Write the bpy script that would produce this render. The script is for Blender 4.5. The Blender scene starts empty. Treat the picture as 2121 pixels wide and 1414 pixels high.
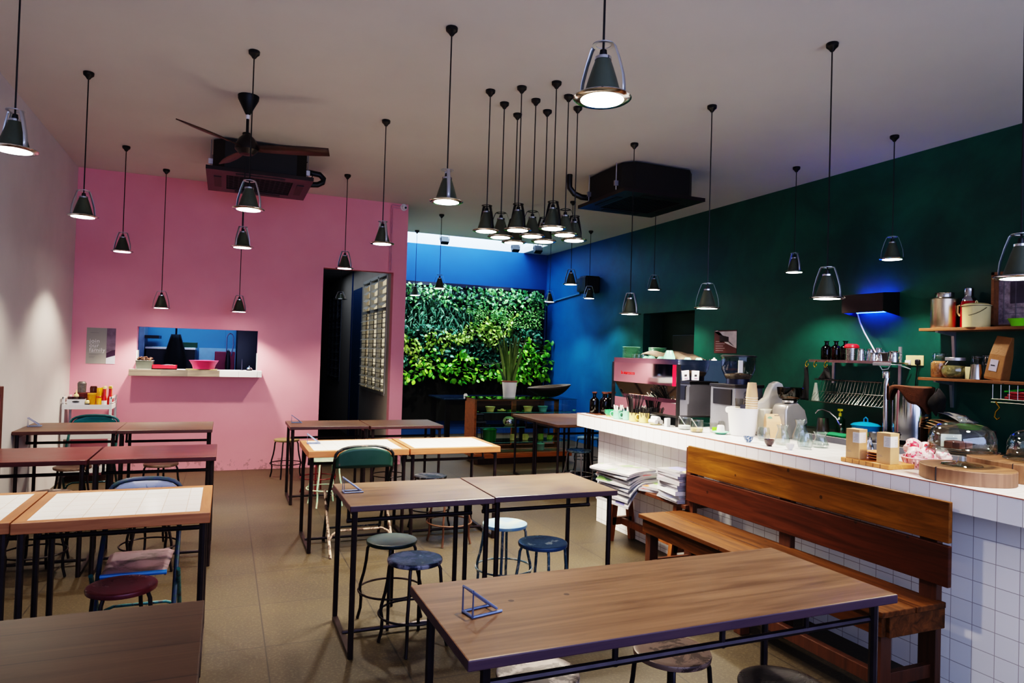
import bpy, bmesh, math, random
from mathutils import Vector, Matrix
random.seed(7)
PI = math.pi
COL = bpy.context.scene.collection

# ------------------------------------------------------------------ materials
def lin(c):
    return tuple((x/12.92 if x <= .04045 else ((x+.055)/1.055)**2.4) for x in [v/255 for v in c])
def rgba(c): return (*lin(c), 1)
class NT:
    def __init__(s, name):
        s.m = bpy.data.materials.new(name); s.m.use_nodes = True
        s.t = s.m.node_tree; s.n = s.t.nodes; s.l = s.t.links
        s.b = s.n['Principled BSDF']; s.out = s.n['Material Output']
    def new(s, typ, **kw):
        n = s.n.new(typ)
        for k, v in kw.items(): setattr(n, k, v)
        return n
    def link(s, a, b): s.l.new(a, b)
    def math(s, op, a, b=None, c=None):
        n = s.new('ShaderNodeMath', operation=op)
        for i, v in enumerate((a, b, c)):
            if v is None: continue
            if isinstance(v, (int, float)): n.inputs[i].default_value = v
            else: s.link(v, n.inputs[i])
        return n.outputs[0]
    def mix(s, f, a, b):
        n = s.new('ShaderNodeMix', data_type='RGBA')
        for i, v in ((0, f), (6, a), (7, b)):
            if isinstance(v, (int, float)): n.inputs[i].default_value = v
            elif isinstance(v, tuple): n.inputs[i].default_value = v
            else: s.link(v, n.inputs[i])
        return n.outputs[2]
    def coords(s, scale=(1, 1, 1), rand=False, kind='Object'):
        tc = s.new('ShaderNodeTexCoord'); mp = s.new('ShaderNodeMapping'); mp.inputs['Scale'].default_value = scale
        s.link(tc.outputs[kind], mp.inputs['Vector'])
        if rand:
            oi = s.new('ShaderNodeObjectInfo'); v = s.new('ShaderNodeCombineXYZ')
            m = s.math('MULTIPLY', oi.outputs['Random'], 17.)
            for i in range(3): s.link(m, v.inputs[i])
            s.link(v.outputs[0], mp.inputs['Location'])
        return mp.outputs[0]
    def noise(s, vec, scale, detail=4, rough=.55, dist=0):
        n = s.new('ShaderNodeTexNoise'); n.inputs['Scale'].default_value = scale; n.inputs['Detail'].default_value = detail
        n.inputs['Roughness'].default_value = rough; n.inputs['Distortion'].default_value = dist
        s.link(vec, n.inputs['Vector']); return n.outputs['Fac']
    def ramp(s, fac, stops):
        n = s.new('ShaderNodeValToRGB'); e = n.color_ramp.elements
        while len(e) < len(stops): e.new(.5)
        for i, (p, c) in enumerate(stops):
            e[i].position = p; e[i].color = c if len(c) == 4 else rgba(c)
        s.link(fac, n.inputs[0]); return n.outputs[0]
    def bump(s, h, strength=.2, dist=.01):
        n = s.new('ShaderNodeBump'); n.inputs['Strength'].default_value = strength; n.inputs['Distance'].default_value = dist
        s.link(h, n.inputs['Height']); s.link(n.outputs[0], s.b.inputs['Normal'])

def plain(name, c, rough=.5, metal=0., var=.12, scale=9, bump=0, spec=None, rand=False):
    """painted, moulded or metal surface with a little procedural unevenness"""
    t = NT(name); v = t.coords(rand=rand)
    f = t.noise(v, scale)
    a = tuple(x*(1-var) for x in lin(c)) + (1,); b = tuple(min(1, x*(1+var)) for x in lin(c)) + (1,)
    t.link(t.ramp(f, [(.3, a), (.7, b)]), t.b.inputs['Base Color'])
    t.b.inputs['Roughness'].default_value = rough; t.b.inputs['Metallic'].default_value = metal
    if spec is not None: t.b.inputs['Specular IOR Level'].default_value = spec
    if bump: t.bump(t.noise(v, scale*6, 3), bump, .004)
    return t.m
def worn(name, c, c2, rough=.35, metal=0., lo=.5, hi=.58, scale=7, spec=.5):
    """paint worn through to a second colour in patches"""
    t = NT(name); v = t.coords(rand=True)
    f = t.noise(v, scale, 8, .7, .6)
    t.link(t.ramp(f, [(lo, rgba(c)), (hi, rgba(c2))]), t.b.inputs['Base Color'])
    t.b.inputs['Metallic'].default_value = metal; t.b.inputs['Specular IOR Level'].default_value = spec
    t.link(t.math('MULTIPLY_ADD', f, .5, rough-.2), t.b.inputs['Roughness'])
    t.bump(f, .25, .003)
    return t.m
def wood(name, dark, light, axis=0, rough=.4, fine=14, worn_c=None, plank=None, spec=.5, side=None, bump=.05):
    t = NT(name); sc = [fine, fine, fine]; sc[axis] = fine*.07
    v = t.coords(tuple(sc), rand=True); v2 = t.coords(rand=True)
    g = t.noise(v, 1.6, 6, .62, .9); w = t.noise(v2, 2.2, 3, .5, .2)
    col = t.ramp(g, [(.25, rgba(dark)), (.72, rgba(light))])
    if worn_c: col = t.mix(t.ramp(w, [(.40, (0, 0, 0, 1)), (.75, (.6, .6, .6, 1))]), col, rgba(worn_c))
    if plank:
        p0, ax = plank
        sp = t.new('ShaderNodeSeparateXYZ'); t.link(t.coords(), sp.inputs[0])
        fr = t.math('FRACT', t.math('MULTIPLY', sp.outputs[ax], 1/p0))
        d = t.math('LESS_THAN', fr, .03)
        col = t.mix(t.math('MULTIPLY', d, .75), col, (.012, .008, .006, 1))
    # small dark knots
    vo = t.new('ShaderNodeTexVoronoi'); vo.inputs['Scale'].default_value = 5.5; t.link(v2, vo.inputs['Vector'])
    kn = t.math('LESS_THAN', vo.outputs['Distance'], .055)
    col = t.mix(t.math('MULTIPLY', kn, .7), col, (.01, .007, .006, 1))
    if side:
        geo = t.new('ShaderNodeNewGeometry'); sn = t.new('ShaderNodeSeparateXYZ'); t.link(geo.outputs['True Normal'], sn.inputs[0])
        col = t.mix(t.math('GREATER_THAN', sn.outputs[2], .6), t.mix(.75, col, rgba(side)), col)
    t.link(col, t.b.inputs['Base Color'])
    t.link(t.math('MULTIPLY_ADD', w, .16, rough-.08), t.b.inputs['Roughness'])
    t.b.inputs['Specular IOR Level'].default_value = spec
    if bump: t.bump(g, bump, .003)
    return t.m
def gridmat(name, c, grout, size, offs=(0, 0, 0), g=.004, rough=.25, var=.04, mottled=None, bump=.3):
    """square tiles: joints on the two axes that lie in the face"""
    t = NT(name); v = t.coords()
    geo = t.new('ShaderNodeNewGeometry'); sn = t.new('ShaderNodeSeparateXYZ'); t.link(geo.outputs['True Normal'], sn.inputs[0])
    sp = t.new('ShaderNodeSeparateXYZ'); t.link(v, sp.inputs[0])
    masks = []; cells = t.new('ShaderNodeCombineXYZ')
    for i in range(3):
        s_ = size[i] if isinstance(size, tuple) else size
        q = t.math('MULTIPLY_ADD', sp.outputs[i], 1/s_, offs[i]/s_)
        fr = t.math('FRACT', q); d = t.math('ABSOLUTE', t.math('SUBTRACT', fr, .5))
        m = t.math('GREATER_THAN', d, .5-g/s_/2)
        nn = t.math('LESS_THAN', t.math('ABSOLUTE', sn.outputs[i]), .5)
        masks.append(t.math('MULTIPLY', m, nn)); t.link(t.math('FLOOR', q), cells.inputs[i])
    m = t.math('MAXIMUM', t.math('MAXIMUM', masks[0], masks[1]), masks[2])
    wn = t.new('ShaderNodeTexWhiteNoise'); wn.noise_dimensions = '3D'; t.link(cells.outputs[0], wn.inputs['Vector'])
    a = tuple(x*(1-var*2) for x in lin(c)) + (1,); b = rgba(c)
    col = t.mix(wn.outputs['Value'], a, b)
    if mottled:
        sc1, c2, sc2, c3 = mottled
        col = t.mix(t.ramp(t.noise(v, sc1, 5, .6), [(.4, (0, 0, 0, 1)), (.62, (.85, .85, .85, 1))]), col, rgba(c2))
        col = t.mix(t.ramp(t.noise(v, sc2, 2, .8), [(.5, (0, 0, 0, 1)), (.68, (.6, .6, .6, 1))]), col, rgba(c3))
    col = t.mix(m, col, rgba(grout))
    t.link(col, t.b.inputs['Base Color'])
    t.b.inputs['Roughness'].default_value = rough
    t.bump(t.math('SUBTRACT', 1., m), bump, .002)
    return t.m
def printed(name, accent, accent2, scale=11):
    """magazine cover: blocks of white, grey and colour"""
    t = NT(name); v = t.coords(rand=True)
    vo = t.new('ShaderNodeTexVoronoi'); vo.distance = 'CHEBYCHEV'; vo.inputs['Scale'].default_value = scale; t.link(v, vo.inputs['Vector'])
    sp = t.new('ShaderNodeSeparateColor'); t.link(vo.outputs['Color'], sp.inputs[0])
    n = t.ramp(sp.outputs[0], [(.0, rgba((168, 166, 164))), (.42, rgba((168, 166, 164))), (.43, rgba(accent)), (.62, rgba(accent)), (.63, rgba((150, 150, 152))), (.8, rgba((90, 90, 96))), (.81, rgba(accent2))])
    n.node.color_ramp.interpolation = 'CONSTANT'
    ln = t.new('ShaderNodeTexWave'); ln.inputs['Scale'].default_value = 60; t.link(v, ln.inputs['Vector'])
    t.link(t.mix(t.math('MULTIPLY', t.math('GREATER_THAN', ln.outputs['Fac'], .7), .3), n, (.2, .2, .22, 1)), t.b.inputs['Base Color']); t.b.inputs['Roughness'].default_value = .4
    return t.m
def glass(name, tint=(255, 255, 255), refl=1.0, ior=1.45):
    t = NT(name)
    t.n.remove(t.b)
    tr = t.new('ShaderNodeBsdfTransparent')
    gl = t.new('ShaderNodeBsdfGlossy'); gl.inputs['Roughness'].default_value = .02; gl.inputs['Color'].default_value = (refl, refl, refl, 1)
    lw_ = t.new('ShaderNodeLayerWeight'); lw_.inputs['Blend'].default_value = .5
    k = (ior-1)**2/(ior+1)**2
    fr = t.math('MULTIPLY_ADD', t.math('POWER', lw_.outputs['Facing'], 3.5), .6, k)
    dk_ = tuple(x*.45 for x in lin(tint))+(1,)
    t.link(t.mix(t.math('POWER', lw_.outputs['Facing'], 5.), rgba(tint), dk_), tr.inputs[0])
    mx = t.new('ShaderNodeMixShader'); t.link(fr, mx.inputs[0]); t.link(tr.outputs[0], mx.inputs[1]); t.link(gl.outputs[0], mx.inputs[2])
    t.link(mx.outputs[0], t.out.inputs[0]); return t.m
def emit(name, c, s, sample=False):
    t = NT(name); t.b.inputs['Base Color'].default_value = rgba(c)
    t.b.inputs['Emission Color'].default_value = rgba(c); t.b.inputs['Emission Strength'].default_value = s
    if not sample: t.m.cycles.emission_sampling = 'NONE'
    return t.m
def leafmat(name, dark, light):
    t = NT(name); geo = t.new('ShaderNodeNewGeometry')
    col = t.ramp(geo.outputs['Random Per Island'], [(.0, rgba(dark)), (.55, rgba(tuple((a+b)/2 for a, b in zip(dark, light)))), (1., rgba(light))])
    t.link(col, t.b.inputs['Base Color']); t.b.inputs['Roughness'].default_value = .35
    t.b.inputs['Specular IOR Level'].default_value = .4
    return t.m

# ------------------------------------------------------------------ mesh helpers
class MB:
    def __init__(s): s.v = []; s.f = []; s.flat = set()
    def add(s, vs, fs, M=None):
        o = len(s.v)
        s.v += [tuple(M @ Vector(p)) if M else tuple(p) for p in vs]
        s.f += [tuple(i+o for i in f) for f in fs]; return s
    def box(s, x0, x1, y0, y1, z0, z1, M=None):
        vs = [(x, y, z) for z in (z0, z1) for y in (y0, y1) for x in (x0, x1)]
        return s.add(vs, [(0, 2, 3, 1), (4, 5, 7, 6), (0, 1, 5, 4), (1, 3, 7, 5), (3, 2, 6, 7), (2, 0, 4, 6)], M)
    def bar(s, p, q, w, h, up=(0, 0, 1)):
        """rectangular bar from p to q, w across and h along 'up'"""
        p, q = Vector(p), Vector(q); d = (q-p).normalized(); u = Vector(up); a = d.cross(u)
        if a.length < 1e-4: a = d.cross(Vector((1, 0, 0)))
        a.normalize(); u = a.cross(d).normalized(); vs = []
        for c in (p, q):
            for i, j in ((-1, -1), (1, -1), (1, 1), (-1, 1)): vs.append(c+a*i*w/2+u*j*h/2)
        return s.add(vs, [(0, 3, 2, 1), (4, 5, 6, 7), (0, 1, 5, 4), (1, 2, 6, 5), (2, 3, 7, 6), (3, 0, 4, 7)])
    def tube(s, pts, r, n=8, closed=False, caps=True, radii=None):
        P = [Vector(p) for p in pts]; k = len(P); vs = []; fs = []; prev = None
        for i in range(k):
            a = P[(i-1) % k] if (closed or i > 0) else P[i]; b = P[(i+1) % k] if (closed or i < k-1) else P[i]
            d = (b-a).normalized()
            if prev is None:
                u = d.cross(Vector((0, 0, 1)))
                if u.length < .05: u = d.cross(Vector((1, 0, 0)))
            else: u = prev-d*prev.dot(d)
            u.normalize(); prev = u; w = d.cross(u); rr = radii[i] if radii else r
            for j in range(n):
                t = 2*PI*j/n; vs.append(P[i]+(u*math.cos(t)+w*math.sin(t))*rr)
        for i in range(k if closed else k-1):
            for j in range(n):
                a = i*n+j; b = i*n+(j+1) % n; c = ((i+1) % k)*n+(j+1) % n; d = ((i+1) % k)*n+j; fs.append((a, b, c, d))
        if caps and not closed: fs.append(tuple(range(n-1, -1, -1))); fs.append(tuple((k-1)*n+j for j in range(n)))
        return s.add(vs, fs)
    def cyl(s, p, q, r, r2=None, n=16): return s.tube([p, q], r, n, radii=[r, r if r2 is None else r2])
    def lathe(s, prof, n=24, c=(0, 0, 0), sx=1, sy=1, M=None):
        vs = []; fs = []; k = len(prof)
        for r, z in prof:
            for j in range(n):
                t = 2*PI*j/n; vs.append((c[0]+r*sx*math.cos(t), c[1]+r*sy*math.sin(t), c[2]+z))
        for i in range(k-1):
            for j in range(n): fs.append((i*n+j, i*n+(j+1) % n, (i+1)*n+(j+1) % n, (i+1)*n+j))
        if prof[0][0] > 1e-5: fs.append(tuple(range(n-1, -1, -1)))
        if prof[-1][0] > 1e-5: fs.append(tuple((k-1)*n+j for j in range(n)))
        return s.add(vs, fs, M)
    def shell(s, prof, n=24, c=(0, 0, 0), sx=1, sy=1):
        """open lathe without end caps"""
        vs = []; fs = []; k = len(prof)
        for r, z in prof:
            for j in range(n):
                t = 2*PI*j/n; vs.append((c[0]+r*sx*math.cos(t), c[1]+r*sy*math.sin(t), c[2]+z))
        for i in range(k-1):
            for j in range(n): fs.append((i*n+j, i*n+(j+1) % n, (i+1)*n+(j+1) % n, (i+1)*n+j))
        return s.add(vs, fs)
    def ring(s, r, z, t, n=32, c=(0, 0), m=6):
        return s.tube([(c[0]+r*math.cos(2*PI*i/n), c[1]+r*math.sin(2*PI*i/n), z) for i in range(n)], t, m, closed=True)
    def prism(s, poly, z0, z1, M=None):
        n = len(poly); vs = [(x, y, z0) for x, y in poly]+[(x, y, z1) for x, y in poly]
        return s.add(vs, [tuple(range(n-1, -1, -1)), tuple(range(n, 2*n))]+[(i, (i+1) % n, n+(i+1) % n, n+i) for i in range(n)], M)
    def poly(s, pts): return s.add(pts, [tuple(range(len(pts)))])
    def sheet(s, fn, nu, nv, M=None):
        vs = [fn(i/nu, j/nv) for j in range(nv+1) for i in range(nu+1)]
        return s.add(vs, [(j*(nu+1)+i, j*(nu+1)+i+1, (j+1)*(nu+1)+i+1, (j+1)*(nu+1)+i) for j in range(nv) for i in range(nu)], M)
    def build(s, name, mat, parent=None, smooth=35, bevel=0, solid=0):
        me = bpy.data.meshes.new(name); me.from_pydata(s.v, [], s.f); me.update()
        me.materials.append(mat)
        bm = bmesh.new(); bm.from_mesh(me); bmesh.ops.recalc_face_normals(bm, faces=bm.faces); bm.to_mesh(me); bm.free()
        if smooth:
            me.shade_smooth(); me.set_sharp_from_angle(angle=math.radians(smooth))
        o = bpy.data.objects.new(name, me); COL.objects.link(o)
        if parent: o.parent = parent
        if solid:
            md = o.modifiers.new('thick', 'SOLIDIFY'); md.thickness = solid; md.offset = 0
        if bevel:
            md = o.modifiers.new('bevel', 'BEVEL'); md.width = bevel; md.segments = 2; md.limit_method = 'ANGLE'; md.angle_limit = math.radians(50)
        return o
def tag(o, label, cat, group=None):
    o['label'] = label; o['category'] = cat
    if group: o['group'] = group
    return o
def thing(name, label, cat, loc=(0, 0, 0), rz=0, group=None, rot=None):
    o = bpy.data.objects.new(name, None); COL.objects.link(o); o.empty_display_size = .1
    o.location = loc; o.rotation_euler = rot if rot else (0, 0, rz)
    return tag(o, label, cat, group)
def solo(mb, name, mat, label, cat, loc=(0, 0, 0), rz=0, group=None, rot=None, **kw):
    o = mb.build(name, mat, **kw); o.location = loc; o.rotation_euler = rot if rot else (0, 0, rz)
    return tag(o, label, cat, group)
def struct(mb, name, mat, parent=None, **kw):
    o = mb.build(name, mat, parent, **kw)
    if not parent: o['kind'] = 'structure'
    return o
def kids(o): return [c for c in list(COL.objects) if c.parent == o]
def dup(root, loc, rz=None, label=None, group=None, mats=None, rot=None, scale=None):
    """copy a thing with its parts and sub-parts; mats: {part name: material} for this copy only"""
    def cp(o, par):
        c = o.copy(); COL.objects.link(c); c.parent = par
        base = o.name.split('.')[0]
        if mats and base in mats and c.material_slots:
            c.material_slots[0].link = 'OBJECT'; c.material_slots[0].material = mats[base]
        for k in CH.get(o.name, []): cp(k, c)
        return c
    CH = {}
    for o in COL.objects:
        if o.parent: CH.setdefault(o.parent.name, []).append(o)
    r = cp(root, None); r.location = loc
    if rz is not None: r.rotation_euler = (0, 0, rz)
    if rot: r.rotation_euler = rot
    if scale: r.scale = scale if isinstance(scale, tuple) else (scale,)*3
    if label: r['label'] = label
    if group: r['group'] = group
    return r
def remat(o, m):
    if o.material_slots: o.material_slots[0].link = 'OBJECT'; o.material_slots[0].material = m
def text(body, size, mat, parent, name, M, extrude=.0004, align='LEFT', spacing=1.0):
    """lettering as a mesh part"""
    cu = bpy.data.curves.new(name, 'FONT'); cu.body = body; cu.size = size; cu.extrude = extrude; cu.align_x = align; cu.space_character = spacing
    t = bpy.data.objects.new('tmp', cu); COL.objects.link(t)
    dg = bpy.context.evaluated_depsgraph_get(); dg.update()
    me = bpy.data.meshes.new_from_object(t.evaluated_get(dg)); bpy.data.objects.remove(t); me.name = name
    me.transform(M); me.materials.clear(); me.materials.append(mat)
    o = bpy.data.objects.new(name, me); COL.objects.link(o); o.parent = parent; return o
def face_m(origin, right, up):
    """matrix placing flat x-y lettering on a face"""
    r = Vector(right).normalized(); u = Vector(up).normalized(); n = r.cross(u)
    m = Matrix.Identity(4)
    for i in range(3): m[i][0] = r[i]; m[i][1] = u[i]; m[i][2] = n[i]; m[i][3] = origin[i]
    return m

# palette
M = {}
M['black_metal'] = plain('black_metal', (22, 20, 22), .45, .3, .2)
M['black_plastic'] = plain('black_plastic', (16, 15, 18), .4)
M['dark_steel'] = plain('dark_steel', (48, 38, 42), .38, .6, .3, 14, rand=True)
M['shade'] = plain('lamp_shade_grey', (80, 85, 72), .42, .3, .12)
M['chrome'] = plain('chrome', (205, 205, 210), .12, 1., .05)
M['steel'] = plain('brushed_steel', (175, 172, 168), .25, 1., .1, 20)
M['mirror'] = plain('polished_steel', (215, 212, 212), .04, 1., .02)
M['galv'] = plain('galvanised_strap', (190, 190, 195), .35, .8, .12)
M['bulb'] = emit('lamp_glow', (255, 246, 232), 14, True)
M['white_paint'] = plain('white_paint', (225, 224, 222), .4, var=.04)
M['white_plastic'] = plain('white_plastic', (235, 234, 232), .35, var=.03)
M['white_ceramic'] = plain('white_ceramic', (235, 233, 228), .15, var=.03)
M['paper'] = plain('paper', (228, 225, 218), .8, var=.04)
M['grey_paper'] = plain('grey_paper', (150, 148, 142), .7, var=.03)
M['ink'] = plain('ink', (40, 38, 40), .7)
M['grey_ink'] = plain('grey_ink', (105, 104, 110), .7)
M['kraft'] = plain('kraft_card', (196, 158, 112), .75, var=.06, scale=20)
M['kraft_dark'] = plain('kraft_paper_bag', (138, 94, 50), .6, var=.12, scale=14, bump=.4)
M['glass'] = glass('clear_glass', (250, 252, 252), 1.0, 1.5)
M['glass_thick'] = glass('thick_glass', (240, 245, 244), 1.0, 1.85)
M['glass_teal'] = glass('green_edge_glass', (190, 226, 220), 1., 1.5)
M['amber'] = glass('amber_glass', (140, 72, 22), .9, 1.5)
M['plastic_clear'] = glass('clear_plastic', (225, 225, 220), .7, 1.4)
M['smoke_glass'] = glass('smoked_plastic', (138, 128, 112), .8, 1.45)
M['mint'] = plain('mint_enamel', (132, 200, 168), .18, var=.04)
M['mint_dark'] = plain('green_ceramic', (52, 128, 86), .2, var=.06)
M['yellow_enamel'] = plain('yellow_enamel', (236, 208, 128), .2, var=.04)
M['cream_enamel'] = plain('cream_enamel', (226, 208, 150), .2, var=.04)
M['green_enamel'] = plain('green_enamel', (12, 120, 46), .2, var=.1)
M['lime'] = plain('lime_plastic', (120, 200, 20), .3, var=.05)
M['blue_enamel'] = plain('blue_enamel', (26, 140, 190), .15, var=.06)
M['pink_plastic'] = plain('pink_plastic', (240, 70, 120), .3, var=.06)
M['red_plastic'] = plain('red_plastic', (214, 34, 48), .35, var=.08)
M['maroon'] = plain('maroon_lacquer', (110, 12, 30), .18, var=.12)
M['brown_cloth'] = plain('brown_cloth', (92, 52, 26), .9, var=.2, scale=18, bump=.5)
M['grey_cloth'] = plain('taupe_cloth', (112, 94, 78), .9, var=.2, scale=18, bump=.5)
M['dark_cloth'] = plain('black_cloth', (18, 17, 20), .9, var=.2, scale=18, bump=.4)
M['brass'] = plain('brass', (196, 160, 60), .25, 1., .1)
M['soil'] = plain('soil', (45, 32, 24), .95, var=.3, scale=40)
M['table_wood'] = wood('dark_table_wood', (56, 34, 23), (116, 82, 58), 0, .4, 16, (132, 100, 75))
M['table_edge'] = wood('dark_table_edge', (58, 40, 42), (92, 66, 66), 0, .5, 16)
M['red_wood'] = wood('reddish_table_wood', (50, 16, 13), (108, 46, 38), 0, .32, 16, plank=(.11, 1), side=(48, 16, 24))
M['frame_wood'] = wood('table_border_wood', (124, 72, 40), (172, 112, 70), 0, .45, 18)
M['frame_wood_y'] = wood('table_border_wood_end', (124, 72, 40), (172, 112, 70), 1, .45, 18)
M['bench_wood'] = wood('bench_seat_wood', (36, 19, 8), (104, 64, 30), 1, .55, 14, spec=.18)
M['board_wood_top'] = wood('varnished_golden_board', (46, 26, 6), (138, 90, 30), 1, .42, 16, (76, 42, 12), spec=.3)
M['board_wood_low'] = wood('varnished_red_board', (44, 22, 14), (84, 44, 27), 1, .4, 16, spec=.3)
M['post_wood'] = wood('dark_post_wood', (52, 26, 16), (86, 48, 28), 2, .5, 14)
M['shelf_wood'] = wood('shelf_wood', (96, 60, 34), (140, 92, 56), 1, .5, 14)
M['cabinet_wood'] = wood('cabinet_wood', (96, 52, 20), (150, 90, 42), 0, .4, 14)
M['log'] = wood('log_slice_wood', (84, 58, 38), (136, 98, 66), 0, .6, 10)
M['log_bark'] = wood('log_slice_side', (96, 66, 44), (150, 112, 84), 2, .6, 12)
M['board_light'] = wood('light_board_wood', (170, 106, 52), (214, 152, 92), 1, .45, 16)
M['weathered'] = wood('weathered_sill_wood', (112, 100, 88), (176, 160, 142), 0, .7, 14)
M['tile_top'] = gridmat('white_tile_tabletop', (252, 250, 244), (214, 194, 172), .1, (.03, .02, 0), .0025, .15)
M['counter_tile'] = gridmat('white_counter_tile', (250, 249, 248), (176, 166, 166), .1, (.08, .037, .07), .003, .16)
M['counter_tile_top'] = gridmat('white_counter_slab_tile', (250, 249, 248), (186, 176, 174), (.1, .1, .6), (.08, .037, .1), .003, .16)
M['trim_red'] = plain('terracotta_grout', (176, 112, 92), .7)
# ------------------------------------------------------------------ the setting
ZC = 3.43
XL, XR, YP, YB = -1.575, 5.71, 8.87, 11.95
floor_m = gridmat('terrazzo_floor', (60, 50, 32), (32, 26, 19), .6, (.364, .57, 0), .007, .5, .1, (1.3, (44, 36, 26), 70, (90, 79, 58)), .25)
struct(MB().box(-1.8, 6.3, -1.6, 16.2, -.06, 0), 'floor', floor_m, smooth=0)
ceil_m = plain('ceiling_paint', (206, 202, 196), .9, var=.03, scale=1.2)
c = MB()
SX0, SX1, SY0 = 2.25, 5.2, 10.88                                   # skylight opening
c.box(-1.8, 6.0, -1.6, 9.0, ZC, ZC+.1); c.box(2.0, 6.0, 9.0, SY0, ZC, ZC+.1)
c.box(2.0, SX0, SY0, 12.1, ZC, ZC+.1); c.box(SX1, 6.0, SY0, 12.1, ZC, ZC+.1)
struct(c, 'ceiling', ceil_m, smooth=0)
w = MB(); w.box(SX0-.1, SX0, SY0-.1, 12.05, ZC+.1, ZC+1.3); w.box(SX1, SX1+.1, SY0-.1, 12.05, ZC+.1, ZC+1.3)
w.box(SX0, SX1, SY0-.1, SY0, ZC+.1, ZC+1.3); w.box(SX0, SX1, YB+.002, 12.05, ZC, ZC+1.3)
struct(w, 'wall_skylight', plain('skylight_white', (232, 232, 238), .9, var=.02), smooth=0)

left_m = plain('pale_wall_paint', (206, 202, 200), .85, var=.05, scale=1.6)
struct(MB().box(XL-.12, XL, -1.6, YP, 0, ZC), 'wall_left', left_m, smooth=0)
# pink wall with the doorway and the kitchen hatch
t = NT('pink_wall_paint'); v = t.coords()
col = t.ramp(t.noise(v, 1.5, 4), [(.3, rgba((232, 152, 166))), (.7, rgba((238, 162, 174)))])
sp = t.new('ShaderNodeSeparateXYZ'); t.link(v, sp.inputs[0])
wear = t.math('MULTIPLY', t.math('GREATER_THAN', t.noise(v, 12, 5, .7), .56), t.math('LESS_THAN', sp.outputs[2], .13))
col = t.mix(t.math('MULTIPLY', wear, .5), col, rgba((150, 110, 110)))
t.link(col, t.b.inputs['Base Color']); t.b.inputs['Roughness'].default_value = .8
pink_m = t.m
p = MB(); T0, T1 = YP, YP+.14; DX0, DX1, DZ = 1.112, 2.005, 2.515; HX0, HX1, HZ0, HZ1 = -.935, .365, 1.19, 1.682
p.box(XL-.12, HX0, T0, T1, 0, ZC); p.box(HX0, HX1, T0, T1, 0, HZ0-.0); p.box(HX0, HX1, T0, T1, HZ1, ZC)
p.box(HX1, DX0, T0, T1, 0, ZC); p.box(DX0, DX1, T0, T1, DZ, ZC); p.box(DX1, 2.177, T0, T1, 0, ZC)
struct(p, 'wall_pink', pink_m, smooth=0)
# white tiled cheeks low in the hatch opening
j = MB(); j.box(HX0, HX0+.014, T0-.004, T1, HZ0, 1.41); j.box(HX1-.008, HX1, T0-.004, T1, HZ0, 1.41)
struct(j, 'trim_1', M['white_ceramic'], smooth=0)

# courtyard end wall and the long green wall
blue_m = plain('blue_wall_paint', (10, 76, 134), .6, var=.1, scale=1.4)
b = MB().box(2.0, XR+.1, YB, YB+.1, 0, ZC)
struct(b, 'wall_back', blue_m, smooth=0)
t = NT('green_wall_skylight_tint'); v = t.coords()
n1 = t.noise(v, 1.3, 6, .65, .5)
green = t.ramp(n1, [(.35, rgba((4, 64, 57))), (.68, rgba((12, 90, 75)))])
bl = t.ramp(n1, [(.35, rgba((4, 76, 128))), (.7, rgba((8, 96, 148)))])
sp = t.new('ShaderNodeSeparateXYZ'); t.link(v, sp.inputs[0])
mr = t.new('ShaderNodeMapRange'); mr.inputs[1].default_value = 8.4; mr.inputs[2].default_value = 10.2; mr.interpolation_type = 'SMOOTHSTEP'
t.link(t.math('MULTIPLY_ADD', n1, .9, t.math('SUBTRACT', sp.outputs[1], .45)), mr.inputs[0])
t.link(t.mix(mr.outputs[0], green, bl), t.b.inputs['Base Color'])  # far end turns blue: skylight tint put into the wall colour
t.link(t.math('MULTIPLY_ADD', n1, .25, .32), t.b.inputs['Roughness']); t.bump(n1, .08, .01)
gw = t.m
NY0, NY1, NZ = 7.39, 8.59, 2.15                                    # walled-up doorway
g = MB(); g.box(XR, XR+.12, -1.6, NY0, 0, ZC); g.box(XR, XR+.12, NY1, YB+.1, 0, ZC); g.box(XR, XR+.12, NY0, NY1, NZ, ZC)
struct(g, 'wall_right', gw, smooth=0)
g = MB(); g.box(XR+.34, XR+.4, NY0-.1, NY1+.1, 0, NZ+.1); g.box(XR+.12, XR+.34, NY1, NY1+.05, 0, NZ); g.box(XR+.12, XR+.34, NY0-.05, NY0, 0, NZ); g.box(XR+.12, XR+.34, NY0, NY1, NZ, NZ+.05)
struct(g, 'door_1', plain('olive_recess_paint', (30, 58, 46), .6, var=.15, scale=2), smooth=0)
solo(MB().box(-.09, .09, -.33, .33, .28, .98), 'wall_cabinet', plain('dark_brown_lacquer', (30, 20, 20), .4), 'dark brown flat box standing in the walled-up doorway of green wall', 'cabinet', (XR+.24, 7.74, .85), smooth=0, bevel=.006)

# corridor behind the doorway
cw = plain('corridor_wall_paint', (196, 188, 176), .85, var=.05, scale=2)
k = MB(); LX = 2.01; LT = .1
k.box(LX, LX+LT, T1, 9.22, 0, 2.9); k.box(LX, LX+LT, 9.22, 10.95, 0, .9); k.box(LX, LX+LT, 9.22, 10.95, 2.545, 2.9)
k.box(LX, LX+LT, 10.95, 11.1, 0, 2.9); k.box(LX, LX+LT, 11.1, 11.9, 2.5, 2.9); k.box(LX, LX+LT, 11.9, 13.2, 0, 2.9)
k.box(LX, LX+LT, 13.2, 14.75, 0, .9); k.box(LX, LX+LT, 13.2, 14.75, 2.55, 2.9); k.box(LX, LX+LT, 14.75, 16.2, 0, 2.9)
struct(k, 'wall_corridor', cw, smooth=0)
k = MB().box(1.0, 1.1, T1, 16.2, 0, 2.9); k.box(1.0, 2.2, 16.1, 16.2, 0, 2.9)
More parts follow.
